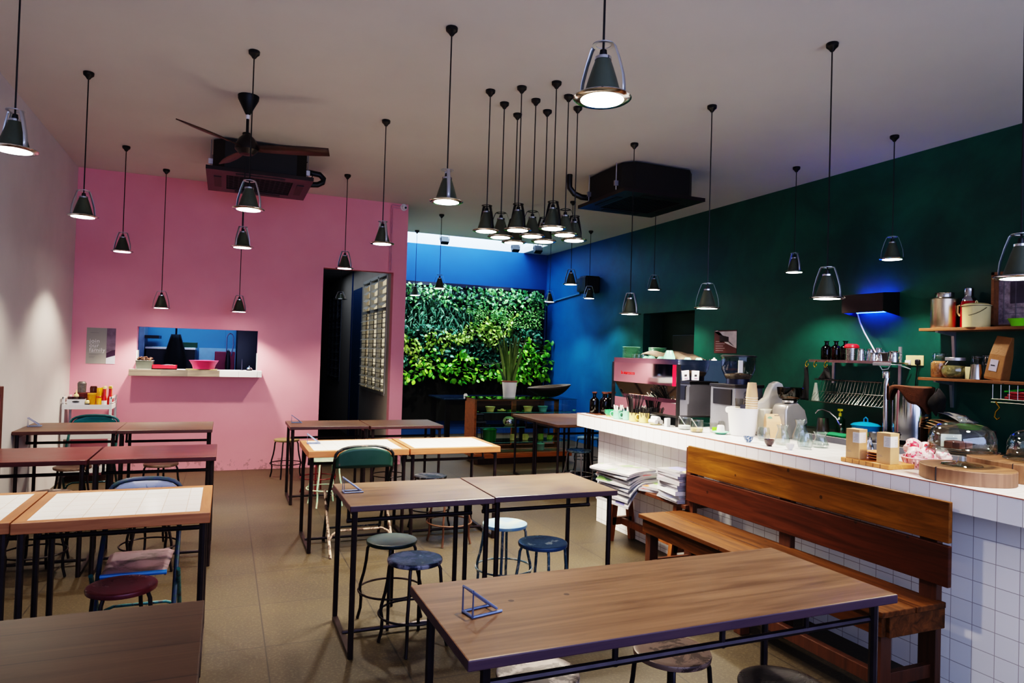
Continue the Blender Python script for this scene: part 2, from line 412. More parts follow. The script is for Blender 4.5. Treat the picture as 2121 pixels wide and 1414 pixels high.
struct(k, 'wall_corridor_end', plain('corridor_paint_shaded', (70, 76, 92), .85), smooth=0)  # corridor gloom put into the colour of these walls
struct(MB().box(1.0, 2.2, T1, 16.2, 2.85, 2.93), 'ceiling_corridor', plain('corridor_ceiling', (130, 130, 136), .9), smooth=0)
door_m = plain('dark_blue_door_paint', (22, 84, 130), .5, var=.1)
d = MB().box(LX-.006, LX+.09, 11.1, 11.9, 0, 2.5)
struct(d, 'door_2', door_m, smooth=0)
def louvre(idx, y0, y1, z0, zm, z1, m_slat, m_back):
    fr = MB()
    for z in (z0, zm, z1): fr.box(LX-.012, LX+.05, y0, y1, z-.022, z+.022)
    n = 3
    for i in range(n+1):
        y = y0+(y1-y0)*i/n; fr.box(LX-.012, LX+.05, y-.025, y+.025, z0, z1)
    o = struct(fr, f'window_{idx}', m_slat, smooth=0)
    bk = struct(MB().box(LX+.085, LX+.095, y0, y1, z0, z1), 'pane', m_back, o, smooth=0)
    for i in range(n):
        a = y0+(y1-y0)*i/n+.03; e = y0+(y1-y0)*(i+1)/n-.03; s = MB()
        k2 = int((zm-z0)/.145)
        for q in range(k2):
            z = z0+.05+(zm-z0-.06)*q/k2
            s.add([(LX-.05, a, z), (LX-.05, e, z), (LX+.055, e, z+.05), (LX+.055, a, z+.05)], [(0, 1, 2, 3)])
            s.box(LX-.02, LX+.0, a, e, z+.085, z+.093)
        struct(s, 'slat', m_slat, o, smooth=0)
        s = MB()
        for q in range(4):
            z = zm+.03+(z1-zm-.04)*q/4
            s.add([(LX-.06, a, z), (LX+.05, a, z+.1), (LX+.05, e, z+.1), (LX-.01, e, z+.05)], [(0, 1, 2, 3)])
        struct(s, 'vent_fin', m_slat, o, smooth=0)
    h = MB()
    for i in range(n): h.box(LX-.005, LX+.005, y0+(y1-y0)*(i+.5)/n-.006, y0+(y1-y0)*(i+.5)/n+.006, z0, zm)
    struct(h, 'tie_rod', M['dark_steel'], o, smooth=0)
slat_m = plain('louvre_white', (196, 196, 188), .5, var=.05)
louvre(1, 9.22, 10.95, .9, 2.065, 2.545, slat_m, emit('louvre_backing_glow', (232, 218, 190), .42, True))  # backing pane glows, standing in for daylight behind it
louvre(2, 13.2, 14.75, .9, 2.05, 2.55, plain('louvre_shaded', (110, 118, 130), .6), plain('louvre_shaded_backing', (30, 34, 44), .8))  # far window: shade put into darker slat and backing colours

# kitchen seen through the hatch
kt = gridmat('kitchen_wall', (84, 138, 176), (60, 100, 130), .6, (0, 0, 0), .003, .5, .05)
k = MB(); k.box(-1.8, 1.0, 10.7, 10.8, 0, 2.9); k.box(-1.8, -1.7, T1, 10.8, 0, 2.9); k.box(.9, 1.0, T1, 10.8, 0, 2.9)
struct(k, 'wall_kitchen', kt, smooth=0)
struct(MB().box(-1.8, 1.0, T1, 10.8, 2.9, 2.96), 'ceiling_kitchen', plain('kitchen_ceiling', (150, 156, 166), .9), smooth=0)
kc = thing('kitchen_counter', 'dark kitchen counter seen deep inside the serving hatch', 'counter', (0, 10.35, 0))
MB().box(-.95, -.37, -.3, .3, 0, 1.42).build('cabinet_body', plain('kitchen_dark', (20, 24, 34), .5), kc, bevel=.005)
MB().box(-.96, -.36, -.32, .33, 1.42, 1.45).build('worktop', M['steel'], kc, bevel=.004)
sk = thing('kitchen_sink_unit', 'pale tiled sink unit behind the pink bowl in the hatch', 'sink', (0, 10.4, 0))
MB().box(-.34, .14, -.2, .28, 0, 1.02).build('sink_base', plain('sink_base', (60, 74, 92), .5), sk)
MB().box(-.34, .14, .24, .28, 1.02, 1.45).build('splashback', plain('splash_tile', (150, 180, 205), .3), sk)
cw_ = thing('kitchen_cupboard', 'white cupboard upright at the left inside the serving hatch', 'cupboard', (-1.06, 10.45, 0))
MB().box(-.12, -.03, -.2, .2, 0, 2.1).build('side_panel', plain('cupboard_white', (170, 186, 205), .5), cw_, bevel=.004)
MB().box(.0, .07, -.2, .2, 0, 2.1).build('door', plain('cupboard_grey', (120, 130, 150), .5), cw_, bevel=.004)
MB().box(.07, .24, -.22, .2, 1.56, 1.6).build('shelf', M['black_plastic'], cw_)
fr_ = thing('fridge', 'tall black fridge at the right end inside the serving hatch', 'fridge', (.29, 10.45, 0))
MB().box(-.15, .45, -.1, .2, 0, 1.95).build('body', M['black_plastic'], fr_, bevel=.01)
MB().box(-.14, .3, -.13, -.1, .1, 1.9).build('door', plain('fridge_door', (24, 24, 30), .3), fr_, bevel=.008)
a = thing('hanging_apron', 'black apron hanging from a pole in the dark kitchen', 'apron', (-.6, 10.0, 0))
MB().tube([(0, 0, 1.0), (0, 0, 2.3)], .012, 8).build('pole', M['black_metal'], a)
MB().sheet(lambda u, v: ((u-.5)*(.1+.16*min(1, v*2.2)), -.03+.015*math.sin(u*9), 1.62-.62*v), 10, 10).build('cloth', M['dark_cloth'], a, solid=.02)
solo(MB().box(-.09, .09, -.05, .05, 0, .07), 'crate', plain('green_crate', (16, 66, 40), .5), 'dark green box on the kitchen counter inside the hatch', 'box', (-.44, 10.3, 1.45), bevel=.004)
q = solo(MB().box(-.13, .13, -.01, .01, 0, .34), 'cutting_board', plain('red_board', (130, 30, 54), .5), 'dull red cutting board upright behind the pink bowl', 'cutting board', (.0, 10.3, 1.07), rot=(-.1, 0, 0), bevel=.02)
fa = thing('spray_faucet', 'tall arched spray faucet inside the serving hatch', 'faucet', (.06, 10.2, 1.0))
MB().tube([(-.04, 0, .02), (-.04, 0, .45)]+[(-.0-.04*math.cos(x), 0, .6+.06*math.sin(x)) for x in [0, .5, 1, 1.57, 2.1, 2.6, 3.1]]+[(.045, 0, .5), (.02, 0, .35)], .008, 8).build('hose', M['chrome'], fa)
MB().lathe([(.0, .08), (.03, .1), (.035, .25), (.02, .42), (0, .44)], 10, (-.02, -.02, 0)).build('sprayer', M['black_plastic'], fa)
# ------------------------------------------------------------------ tables, stools, chairs
TZ = .745
def make_table(name, label, w, d, loc, group, tile=False, top=None, skew=0, hang=(), rail=(-.02, .61), inset=.03):
    """welded pipe frame table; local origin on the floor at the middle"""
    t = thing(name, label, 'table', loc, skew, group)
    x, y = w/2, d/2
    if tile:
        b = .045
        for y0 in (-y, y-b): MB().box(-x, x, y0, y0+b, TZ-.045, TZ+.002).build('border', M['frame_wood'], t, smooth=0, bevel=.003)
        for x0 in (-x, x-b): MB().box(x0, x0+b, -y+b, y-b, TZ-.045, TZ+.0015).build('border', M['frame_wood_y'], t, smooth=0, bevel=.002)
        MB().box(-x+b, x-b, -y+b, y-b, TZ-.035, TZ).build('tile_top', M['tile_top'], t, smooth=0)
    else:
        MB().box(-x, x, -y, y, TZ-.03, TZ).build('tabletop', top or M['table_wood'], t, smooth=0, bevel=.004)
    lx, ly = x-inset, y-.04; zt = TZ-.045 if tile else TZ-.03
    for sx in (-1, 1):
        for sy in (-1, 1): MB().tube([(sx*lx, sy*ly, .0), (sx*lx, sy*ly, zt)], .014, 8).build('leg', M['dark_steel'], t)
        MB().bar((sx*lx, -ly, .014), (sx*lx, ly, .014), .026, .026).build('floor_runner', M['dark_steel'], t, smooth=0)
        MB().bar((sx*lx, -ly, zt-.012), (sx*lx, ly, zt-.012), .024, .024).build('top_bar', M['dark_steel'], t, smooth=0)
    MB().tube([(-lx, rail[0], rail[1]), (lx, rail[0], rail[1])], .0115, 8).build('rail', M['dark_steel'], t)
    for q in (hang or (-lx*.97, lx*.97)): MB().tube([(q, rail[0], rail[1]-.01), (q, rail[0], zt)], .009, 8).build('rail_hanger', M['dark_steel'], t)
    MB().tube([(-lx, 0, .03), (lx, 0, .03)], .011, 8).build('floor_rail', M['dark_steel'], t)
    return t
W = .745
tw2 = wood('worn_table_wood', (46, 30, 20), (100, 75, 53), 0, .32, 16, (120, 96, 71), bump=.02, side=(52, 38, 58))
twf = wood('front_table_wood', (80, 56, 38), (134, 102, 75), 0, .4, 14, bump=0, spec=.26, side=(48, 36, 60))
twl = wood('left_front_table_wood', (38, 26, 18), (72, 52, 36), 0, .5, 18, (80, 58, 40), plank=(.19, 1), side=(44, 30, 34))
twb = wood('back_table_wood', (52, 33, 23), (102, 73, 52), 0, .4, 16, (108, 78, 54), side=(66, 34, 36))
g1 = 'dark plank tables'; g2 = 'white tiled tables'
make_table('dining_table', 'long dark wooden table in the foreground right before the wooden bench', 1.5, .57, (1.325, 1.872, 0), g1, top=twf, hang=(-.3, .07, .4), rail=(-.235, .655), inset=.062)
make_table('dining_table', 'worn dark table with open book stand, left one of pair behind foreground table', W, .58, (.952, 3.61, 0), g1, top=tw2)
make_table('dining_table', 'worn dark table beside the counter, right one of pair behind foreground table', W, .578, (1.705, 3.625, 0), g1, top=tw2)
make_table('tiled_table', 'white tiled table with wire stand, behind the green folding chair', W, .632, (.955, 5.447, 0), g2, True)
make_table('tiled_table', 'white tiled table without any stand, facing the glass showcase', W, .636, (1.711, 5.452, 0), g2, True)
make_table('dining_table', 'dark table with wire stand in front of the corridor doorway', W, .57, (.965, 7.045, 0), g1, top=twb)
make_table('dining_table', 'dark table before the pink wall end, right of the corridor doorway', W, .6, (1.718, 7.02, 0), g1, top=twb)
make_table('dining_table', 'brown table cropped by the bottom left corner, nearest on the left', W+.4, .62, (-.602, 1.91, 0), g1, top=twl)
make_table('tiled_table', 'white tiled table with blue folding chair tucked under it, left side', W, .655, (-.408, 3.68, 0), g2, True)
make_table('tiled_table', 'white tiled table cut by the left edge of the photo', W, .655, (-1.16, 3.70, 0), g2, True)
make_table('dining_table', 'reddish plank table second from the pink wall on left, aisle side', W-.005, .63, (-.4, 5.345, 0), g1, top=M['red_wood'])
make_table('dining_table', 'reddish plank table cut by left edge, second from pink wall', W, .64, (-1.155, 5.35, 0), g1, top=M['red_wood'])
make_table('dining_table', 'dark table nearest the pink wall on left, aisle side', W, .68, (-.452, 6.995, 0), g1, top=twb)
make_table('dining_table', 'dark table with wire stand against left wall, before the white trolley', W, .68, (-1.199, 7.01, 0), g1, top=twb)
for x, nm in ((3.715, 'left'), (4.465, 'right')):
    make_table('dining_table', f'dark bare table behind far end of the counter, nearer {nm} of four', W, .645, (x, 6.94, 0), g1, top=M['table_wood'])
    make_table('dining_table', f'dark bare table behind far end of the counter, farther {nm} of four', W, .635, (x+.01, 7.583, 0), g1, top=M['table_wood'])
# black glossy table beside the showcase
t = thing('long_table', 'black table with glossy blue-reflecting top under the plant wall', 'table', (0, 0, 0))
MB().box(3.12, 4.9, 10.05, 10.95, .755, .78).build('tabletop', plain('gloss_black_top', (24, 40, 60), .06, 0, .1), t, bevel=.003)
for x in (3.2, 4.8):
    for y in (10.12, 10.88): MB().box(x-.035, x+.035, y-.035, y+.035, 0, .755).build('leg', M['black_metal'], t, smooth=0)
MB().box(3.2, 4.8, 10.1, 10.14, .68, .75).build('apron', M['black_metal'], t, smooth=0)

# wire stands on the tables
def wire_stand(name, label, loc, rz=0):
    m = MB(); L, Hh, D = .1, .076, .055
    for y in (-D/2, D/2):
        m.tube([(L, y, .004), (0, y, .004), (0, y, Hh), (L*.82, y, .014)], .0042, 8)
    m.tube([(0, -D/2, Hh), (0, D/2, Hh)], .004, 8); m.tube([(0, -D/2, .005), (0, D/2, .005)], .004, 8); m.tube([(L*.82, -D/2, .014), (L*.82, D/2, .014)], .004, 8)
    return solo(m, name, M['wire'], label, 'menu stand', loc, rz, 'bent wire stands on the tables')
M['wire'] = plain('blue_grey_wire', (112, 126, 158), .35, .5, .15, rand=True)
wire_stand('menu_stand', 'blue bent wire stand on foreground table beside the bench', (.668, 1.86, TZ), .22)
wire_stand('menu_stand', 'pale blue wire stand on worn table behind the foreground table', (.598, 3.652, TZ), .0)
wire_stand('menu_stand', 'wire stand on white tiled table behind green chair', (.62, 5.57, TZ), -.1)
wire_stand('menu_stand', 'wire stand on dark table before the corridor doorway', (.635, 7.12, TZ), 0)
wire_stand('menu_stand', 'wire stand on dark table against the left wall', (-1.545, 7.05, TZ), .1)

# stools
SH = .44
def leg_pts(a):
    c, s = math.cos(a), math.sin(a)
    return [(r*c, r*s, z) for r, z in ((.085, SH-.016), (.118, SH-.02), (.132, SH-.05), (.138, SH-.12), (.148, .26), (.166, .19), (.168, .16), (.160, .12), (.162, .06), (.176, .003))]
def make_stool(label, loc, rz, seat_m, leg_m, group):
    t = thing('stool', label, 'stool', loc, rz, group)
    MB().lathe([(0, SH-.004), (.11, SH-.003), (.132, SH), (.139, SH-.002), (.141, SH-.008), (.139, SH-.02), (.131, SH-.024), (.12, SH-.012), (0, SH-.012)], 36).build('seat', seat_m, t)
    for i in range(4): MB().tube(leg_pts(PI/4+i*PI/2), .0085, 8).build('leg', leg_m, t)
    MB().ring(.176, .165, .0058, 40).build('foot_ring', leg_m, t)
    return t
dl = M['stool_leg'] = plain('stool_dark_leg', (34, 26, 30), .4, .5, .3, 14)
red_l = plain('stool_red_leg', (110, 24, 26), .4, .2, .2)
blue_l = worn('stool_blue_leg', (44, 70, 84), (120, 120, 116), .4, .2, .5, .6, 22)
mint_l = worn('stool_mint_leg', (150, 190, 160), (196, 186, 150), .4, .0, .48, .56, 26)
gs = 'round metal stools'
st0 = make_stool('dark green round stool, left of two under left worn table', (.90, 3.80, 0), .5, worn('seat_green', (18, 36, 34), (34, 54, 50), .34, .2, .5, .62, 5), dl, gs)
def stool(label, x, y, rz, seat, leg=None):
    mats = {'seat': seat}
    if leg: mats.update({'leg': leg, 'foot_ring': leg})
    return dup(st0, (x, y, 0), rz, label, gs, mats)
sb = worn('seat_blueblack', (26, 32, 52), (112, 114, 132), .28, .3, .5, .6, 14)
stool('scuffed blue-black stool before the worn table, nearest the foreground table corner', .935, 3.425, .35, sb)
stool('light blue stool under the right worn table, nearer its left legs', 1.655, 3.97, .3, worn('seat_lightblue', (120, 156, 180), (156, 176, 160), .3, .1, .46, .6, 5), blue_l)
stool('navy blue stool with white scuffs, right one under right worn table', 1.70, 3.51, .6, worn('seat_navy', (38, 64, 94), (180, 186, 184), .28, .2, .555, .6, 7), blue_l)
brw = worn('seat_rust', (58, 42, 38), (166, 152, 144), .3, .2, .48, .54, 8)
stool('rusty brown stool with white worn patches under left half of foreground table', 1.0, 2.075, .4, brw)
stool('brown flaking stool under the middle of the foreground table', 1.54, 2.075, .2, worn('seat_brown', (120, 98, 86), (60, 42, 36), .3, .2, .52, .56, 8))
stool('dark scratched stool at bottom edge of photo below foreground table', 1.73, 1.735, .4, worn('seat_dark', (44, 36, 36), (84, 74, 72), .25, .3, .55, .68, 7))
stool('grey scuffed stool between right tiled table and right worn table', 1.655, 5.66, .6, worn('seat_grey', (70, 58, 50), (176, 166, 152), .35, .2, .48, .58, 12))
stool('brown-legged stool right behind the worn table pair', 1.675, 5.16, .2, brw, plain('stool_brown_leg', (92, 64, 50), .5, .3))
stool('tan topped slim stool standing alone against the pink wall', .69, 8.26, .4, plain('seat_tan', (120, 104, 70), .5, .1))
stool('maroon stool in front of the blue chair, left aisle side', -.38, 3.42, .3, worn('seat_maroon', (74, 20, 32), (98, 38, 48), .25, .1, .5, .7, 5))
brn = worn('seat_brownish', (96, 74, 62), (128, 106, 92), .35, .2, .45, .6, 8)
stool('brown topped stool under the aisle side dark table nearest pink wall', -.487, 6.78, .7, brn)
stool('grey-brown stool before the white trolley, under left wall table', -1.152, 6.75, .3, brn)
stool('dark stool hidden under aisle side reddish table, farther one', -.43, 5.62, .5, brw)
stool('dark stool hidden under aisle side reddish table, nearer one', -.42, 5.11, .2, brw)
stool('dark stool under the left reddish table, farther one', -1.09, 5.61, .2, brw)
stool('dark stool under the left reddish table, nearer one', -1.06, 5.13, .6, brw)
stool('red legged stool under the dark table before the doorway', .935, 7.31, .5, worn('seat_red', (120, 30, 34), (160, 60, 60), .3, .1, .5, .6, 9), red_l)
stool('mint and cream legged stool behind the left white tiled table', .93, 6.72, .2, worn('seat_mint', (190, 200, 176), (150, 190, 160), .4, 0, .45, .6, 8), mint_l)
stool('black stool under the dark table right of the corridor doorway', 1.66, 7.27, .4, brw)
metal_s = worn('seat_bluemetal', (60, 84, 100), (120, 136, 146), .22, .7, .45, .6, 6)
stool('blue-grey metal stool beneath the far counter end, nearer one', 3.72, 6.82, .5, metal_s, plain('stool_steel_leg', (120, 116, 116), .3, .8))
stool('light blue stool beneath the far counter end, farther one', 4.41, 7.85, .3, worn('seat_paleblue', (110, 150, 170), (150, 180, 190), .3, .2, .45, .6, 6), blue_l)
blk = plain('seat_black', (20, 20, 26), .4, .3)
for i, (x, y) in enumerate(((3.62, 9.9), (4.05, 11.15))):
    r = stool(['black stool before the glossy black table by the showcase', 'black stool behind the glossy black table by the showcase'][i], x, y, .3*i, blk)

# folding chairs; local -y is the back, +y the front of the seat
def folding_chair(label, loc, rz, w, back_m, tube_m, seat_m, rear_m=None, edge=None, s=1.):
    t = thing('folding_chair', label, 'chair', loc, rz, 'metal folding chairs')
    h = w/2; top = .79; yb = .03
    arch = [(-h, .5, .0), (-h, .27, .42), (-h, yb+.05, .62), (-h, yb+.02, .7)]
    a2 = []
    for i in range(1, 12):
        q = PI-PI*i/12; a2.append((h*math.copysign(abs(math.cos(q))**.75, math.cos(q)), yb+.01, .70+.09*math.sin(q)**.7))
    arch += a2+[(-x, y, z) for x, y, z in reversed(arch[:4])]
    MB().tube(arch, .0115, 10).build('front_frame', tube_m, t)
    n = 16
    def bk(u, v):
        x = -1+2*u; ztop = .70+.088*(1-abs(x)**2.6)**.6 if abs(x) < 1 else .70
        return (x*(h-.006), yb-.02*(1-x*x)+.01, .635+(ztop-.635)*v)
    MB().sheet(bk, n, 6).build('backrest', back_m, t, solid=.006)
    for sx in (-1, 1): MB().tube([(sx*(h+.015), -.0, 0), (sx*(h+.015), .19, .2), (sx*(h+.015), .4, .41)], .0105, 8).build('rear_leg', rear_m or tube_m, t)
    MB().tube([(-h-.015, .1, .1), (-h+.01, .105, .145), (-h+.05, .12, .165), (h-.05, .12, .165), (h-.01, .105, .145), (h+.015, .1, .1)], .008, 8).build('rear_stretcher', rear_m or tube_m, t)
    MB().tube([(-h, .4, .12), (h, .4, .12)], .008, 8).build('front_stretcher', tube_m, t)
    def seat(u, v):
        x = -1+2*u; e = 1-.08*v
        return (x*(h-.022)*e, .1+.36*v, .428-.012*math.sin(PI*u)*math.sin(PI*v)-.012*max(0, abs(x)-.9)*10-.01*(v > .99))
    MB().sheet(seat, 12, 10).build('seat', seat_m, t, solid=.008)
    if edge: MB().tube([(-h+.03, .463, .42), (h-.03, .463, .42)], .011, 8).build('seat_edge', edge, t)
    return t
rustcream = worn('chair_cream_tube', (176, 150, 130), (70, 50, 44), .4, .2, .5, .58, 24)
gback = worn('chair_green_back', (22, 52, 44), (70, 58, 54), .3, .1, .64, .67, 9)
folding_chair('dark green folding chair with scuffed rounded backrest, seen from behind', (.97, 4.99, 0), 0, .425, gback, worn('chair_dark_tube', (34, 36, 38), (110, 96, 88), .35, .4, .56, .62, 22), plain('chair_seat_dark', (30, 46, 42), .4, .2), rustcream)
folding_chair('light blue folding chair tucked under the left tiled table', (-.355, 4.08, 0), PI, .335, worn('chair_blue_back', (204, 212, 224), (150, 166, 190), .45, 0, .6, .66, 16, .2), worn('chair_navy_tube', (20, 42, 72), (18, 54, 58), .4, .1, .5, .55, 20), worn('chair_seat_pinkish', (150, 122, 128), (100, 84, 84), .4, .1, .5, .62, 5), worn('chair_teal_tube', (28, 96, 96), (40, 44, 50), .35, .2, .5, .56, 22), plain('chair_blue_edge', (30, 116, 178), .3, .1))
folding_chair('teal folding chair behind the left wall table, before white trolley', (-1.125, 7.62, 0), PI, .40, plain('chair_teal_back', (14, 110, 112), .22, .1, .1), plain('chair_teal_dark', (30, 84, 84), .3, .3), plain('chair_teal_seat', (120, 80, 78), .4))
# low bench row: high-backed wooden bench by the counter
b = thing('wooden_bench', 'long wooden bench with two-plank backrest against the tiled counter', 'bench', (0, 0, 0))
Y0, Y1 = 2.06, 3.91
for x0, x1 in ((2.60, 2.805), (2.812, 3.0)):
    MB().box(x0, x1, Y0, Y1, .425, .452).build('seat_plank', M['bench_wood'], b, smooth=0, bevel=.004)
MB().box(2.622, 2.65, Y0+.02, Y1-.02, .335, .425).build('front_apron', M['bench_wood'], b, smooth=0, bevel=.003)
for y in (Y0+.004, Y1-.03): MB().box(2.65, 3.0, y, y+.026, .335, .425).build('end_apron', M['bench_wood'], b, smooth=0, bevel=.003)
for y in (2.10, 2.96, 3.83):
    MB().box(2.645, 2.71, y, y+.055, 0, .425).build('leg', M['post_wood'], b, smooth=0, bevel=.003)
    MB().box(2.976, 3.014, y-.01, y+.075, 0, .89).build('back_post', M['post_wood'], b, smooth=0, bevel=.003)
MB().box(2.66, 2.7, 2.12, 3.86, .1, .16).build('stretcher', M['post_wood'], b, smooth=0, bevel=.003)
for y in (2.11, 3.84): MB().box(2.71, 2.976, y, y+.03, .1, .16).build('stretcher', M['post_wood'], b, smooth=0, bevel=.003)
MB().box(2.952, 2.976, 2.022, 3.858, .724, .906).build('back_plank', M['board_wood_top'], b, smooth=0, bevel=.004)
MB().box(2.952, 2.976, 2.022, 3.868, .53, .712).build('back_plank', M['board_wood_low'], b, smooth=0, bevel=.004)
# trestle bench with the reading matter
b = thing('trestle_bench', 'narrow wooden trestle bench holding newspapers against the counter', 'bench', (0, 0, 0))
MB().box(2.945, 3.165, 3.86, 4.93, .468, .495).build('bench_top', M['post_wood'], b, smooth=0, bevel=.004)
rw = wood('trestle_wood', (92, 46, 20), (142, 84, 42), 2, .5, 14)
for y in (4.84, 4.02):
    for s in (-1, 1): MB().bar((3.055+s*.105, y, 0), (3.055+s*.05, y, .468), .05, .04, (0, 1, 0)).build('leg', rw, b, smooth=0)
    MB().box(2.96, 3.14, y-.02, y+.02, .13, .19).build('cross_brace', rw, b, smooth=0)
MB().box(3.035, 3.065, 4.02, 4.84, .135, .185).build('stretcher', rw, b, smooth=0)
# narrow glazed cabinet end at the left edge
q = thing('wall_cabinet', 'narrow brown wooden cabinet with dark pane at left photo edge', 'cabinet', (0, 0, 0))
MB().box(XL+.004, -1.46, 4.6, 5.96, .0, 1.155).build('carcass', M['post_wood'], q, smooth=0, bevel=.004)
MB().box(-1.459, -1.452, 4.68, 5.86, .1, 1.1).build('pane', plain('dark_pane', (40, 34, 34), .12), q, smooth=0)
# ------------------------------------------------------------------ counter (things lying on it come later)
CT = .97
ct = thing('service_counter', 'long white tiled service counter with overhanging top', 'counter', (0, 0, 0))
MB().box(3.18, 3.66, .6, 5.46, 0, .855).build('counter_base', M['counter_tile'], ct, smooth=0)
MB().box(3.02, 3.74, .6, 5.585, .855, CT).build('counter_top', M['counter_tile_top'], ct, smooth=0)
r = MB(); r.box(3.0175, 3.0215, .6, 5.5875, CT-.004, CT+.0012); r.box(3.02, 3.74, 5.5835, 5.5875, CT-.004, CT+.001)
r.build('edge_joint', M['trim_red'], ct, smooth=0)
# sink counter along the green wall
sc = thing('back_counter', 'dark work counter with sink along the green wall behind the bar', 'counter', (0, 0, 0))
MB().box(5.12, 5.7, 1.2, 6.2, 0, .8).build('cabinet_base', plain('back_cabinet', (30, 36, 34), .6), sc, smooth=0)
MB().box(5.08, 5.705, 1.2, 6.22, .8, .835).build('worktop', plain('back_worktop', (70, 64, 60), .3, .5), sc, smooth=0, bevel=.004)
MB().box(5.05, 5.08, 1.2, 6.22, .74, .838).build('front_edge', plain('back_front_edge', (200, 198, 194), .3), sc, smooth=0)

# ------------------------------------------------------------------ pendant lamps
def make_lamp(zb, name, label, loc, group):
    t = thing(name, label, 'pendant lamp', loc, 0, group); top = ZC-zb
    MB().lathe([(0, top-.052), (.01, top-.05), (.02, top-.035), (.034, top-.022), (.036, top-.004), (.034, top), (0, top)], 20).build('canopy', M['black_plastic'], t)
    MB().tube([(0, 0, .172), (0, 0, top-.045)], .0042, 6).build('cord', M['black_plastic'], t)
    MB().lathe([(0, .13), (.012, .132), (.015, .15), (.012, .172), (0, .174)], 12).build('lamp_holder', M['black_plastic'], t)
    MB().shell([(.076, .006), (.066, .014), (.060, .03), (.048, .072), (.036, .11), (.026, .138), (.022, .14)], 28).build('shade', M['shade'], t, solid=.0015)
    MB().lathe([(.024, .136), (.029, .137), (.029, .147), (.022, .15), (.0, .15)], 20).build('collar', M['chrome'], t)
    MB().shell([(.074, .006), (.0745, -.001), (.094, .0), (.101, .005), (.098, .009), (.076, .010), (.074, .006)], 36).build('rim', M['chrome'], t)
    for a in (.75*PI, -.25*PI):
        d = Vector((math.cos(a), math.sin(a), 0)); n = Vector((-d.y, d.x, 0)); s = MB()
        prof = [(.084, .006), (.083, .04), (.079, .075), (.062, .135), (.045, .182), (.038, .19)]; vs = []; fs = []
        for r_, z in prof:
            for k in (-1, 1): vs.append(d*r_+n*k*.0105+Vector((0, 0, z)))
        for i in range(len(prof)-1): fs.append((2*i, 2*i+1, 2*i+3, 2*i+2))
        s.add(vs, fs).build('strap', M['galv'], t, solid=.0012)
    MB().shell([(.026, .189), (.039, .188), (.039, .191), (.026, .192), (.026, .189)], 24).build('top_ring', M['galv'], t)
    MB().lathe([(0, -.0002), (.0742, .0004), (.0742, .003), (0, .003)], 28).build('diffuser', M['bulb'], t)
    L = bpy.data.lights.new('lamp_beam', 'SPOT'); L.energy = PW; L.spot_size = math.radians(118); L.spot_blend = .5; L.shadow_soft_size = .05; L.color = (1, .87, .71)
    o = bpy.data.objects.new('lamp_beam', L); COL.objects.link(o); o.parent = t; o.location = (0, 0, -.012)
    return t
PW = 78
gh = 'pendant lamps over the tables'; gc = 'nine lamp cluster'; gb = 'low pendant lamps over the counter'; gy = 'pendant lamps along the green wall and courtyard'
hi = make_lamp(2.385, 'pendant_lamp', 'pendant lamp at the left photo edge, close to pale wall', (-.952, 3.875, 2.385), gh)
lo = make_lamp(1.885, 'pendant_lamp', 'low pendant lamp over the counter above stack of paper cups', (3.35, 4.19, 1.885), gb)
for x, y, lab, g, base, rot in (
    (-.973, 5.70, 'pendant lamp second from the left edge, before left end of pink wall', gh, hi, 1.5),
    (-.967, 7.68, 'pendant lamp third from left, hanging above the join our family poster', gh, hi, .3),
    (-.67, 8.483, 'low pendant lamp above left half of kitchen hatch', gh, lo, 1.2),
    (.109, 4.77, 'pendant lamp directly in front of the left air conditioner', gh, hi, .2),
    (.112, 6.65, 'pendant lamp just below the left air conditioner', gh, hi, 1.6),
    (.133, 8.496, 'low pendant lamp above right end of kitchen hatch', gh, lo, 1.4),
    (1.188, 7.69, 'pendant lamp hanging in front of the corridor doorway', gh, hi, 0),
    (1.183, 5.70, 'pendant lamp above right end of the pink wall', gh, hi, 2.6),
    (1.179, 3.88, 'glaring pendant lamp left of the nine lamp cluster', gh, hi, 2.2),
    (1.17, 2.05, 'largest nearest pendant lamp at top centre of the photo', gh, hi, 2.9),
    (3.316, 3.044, 'low pendant lamp left of the black insect light box', gb, lo, 2.6),
    (3.343, 5.249, 'low glaring pendant lamp above the espresso machine plates', gb, lo, 2.6),
    (3.115, 1.842, 'low pendant lamp cut by the right photo edge', gb, lo, 2.5),
    (5.152, 5.133, 'high pendant lamp near green wall, left of insect light box', gy, hi, 2.2),
    (5.132, 4.044, 'high pendant lamp near green wall, above insect light box', gy, hi, 2.8),
    (5.111, 7.47, 'high pendant lamp below the right air conditioner, near green wall', gy, hi, 2.9),
    (2.774, 10.685, 'small far pendant lamp before left end of plant wall', gy, hi, 0),
    (2.749, 9.25, 'glaring small pendant lamp before top of plant wall', gy, hi, .4),
    (3.957, 7.589, 'far pendant lamp left of the round black wall speaker', gy, hi, 2.9),
    (5.142, 9.238, 'far pendant lamp in front of the black wall speaker', gy, hi, .6),
    (4.98, 10.3, 'far pendant lamp at right upper corner of plant wall', gy, hi, .4),
    (1.55, 10.32, 'unlit looking pendant lamp inside the dark corridor', gy, None, 0)):
    if base is None:
        o = dup(hi, (x, y, 2.226), rot, lab, g, {'diffuser': M['shade']}, scale=(1, 1, .6))
        for k in kids(o):
            if k.type == 'LIGHT': bpy.data.objects.remove(k)
    else: dup(base, (x, y, base.location.z), rot, lab, g)
lowL = None
for o in list(COL.objects):
    if o.type == 'LIGHT' and o.parent and o.parent.get('group') == gb:
        if lowL is None: lowL = o.data.copy(); lowL.energy = PW*.75
        o.data = lowL
names = ['leftmost', 'second from left', 'third from left', 'fourth from left', 'fifth from left', 'sixth from left', 'seventh from left', 'eighth from left', 'rightmost']
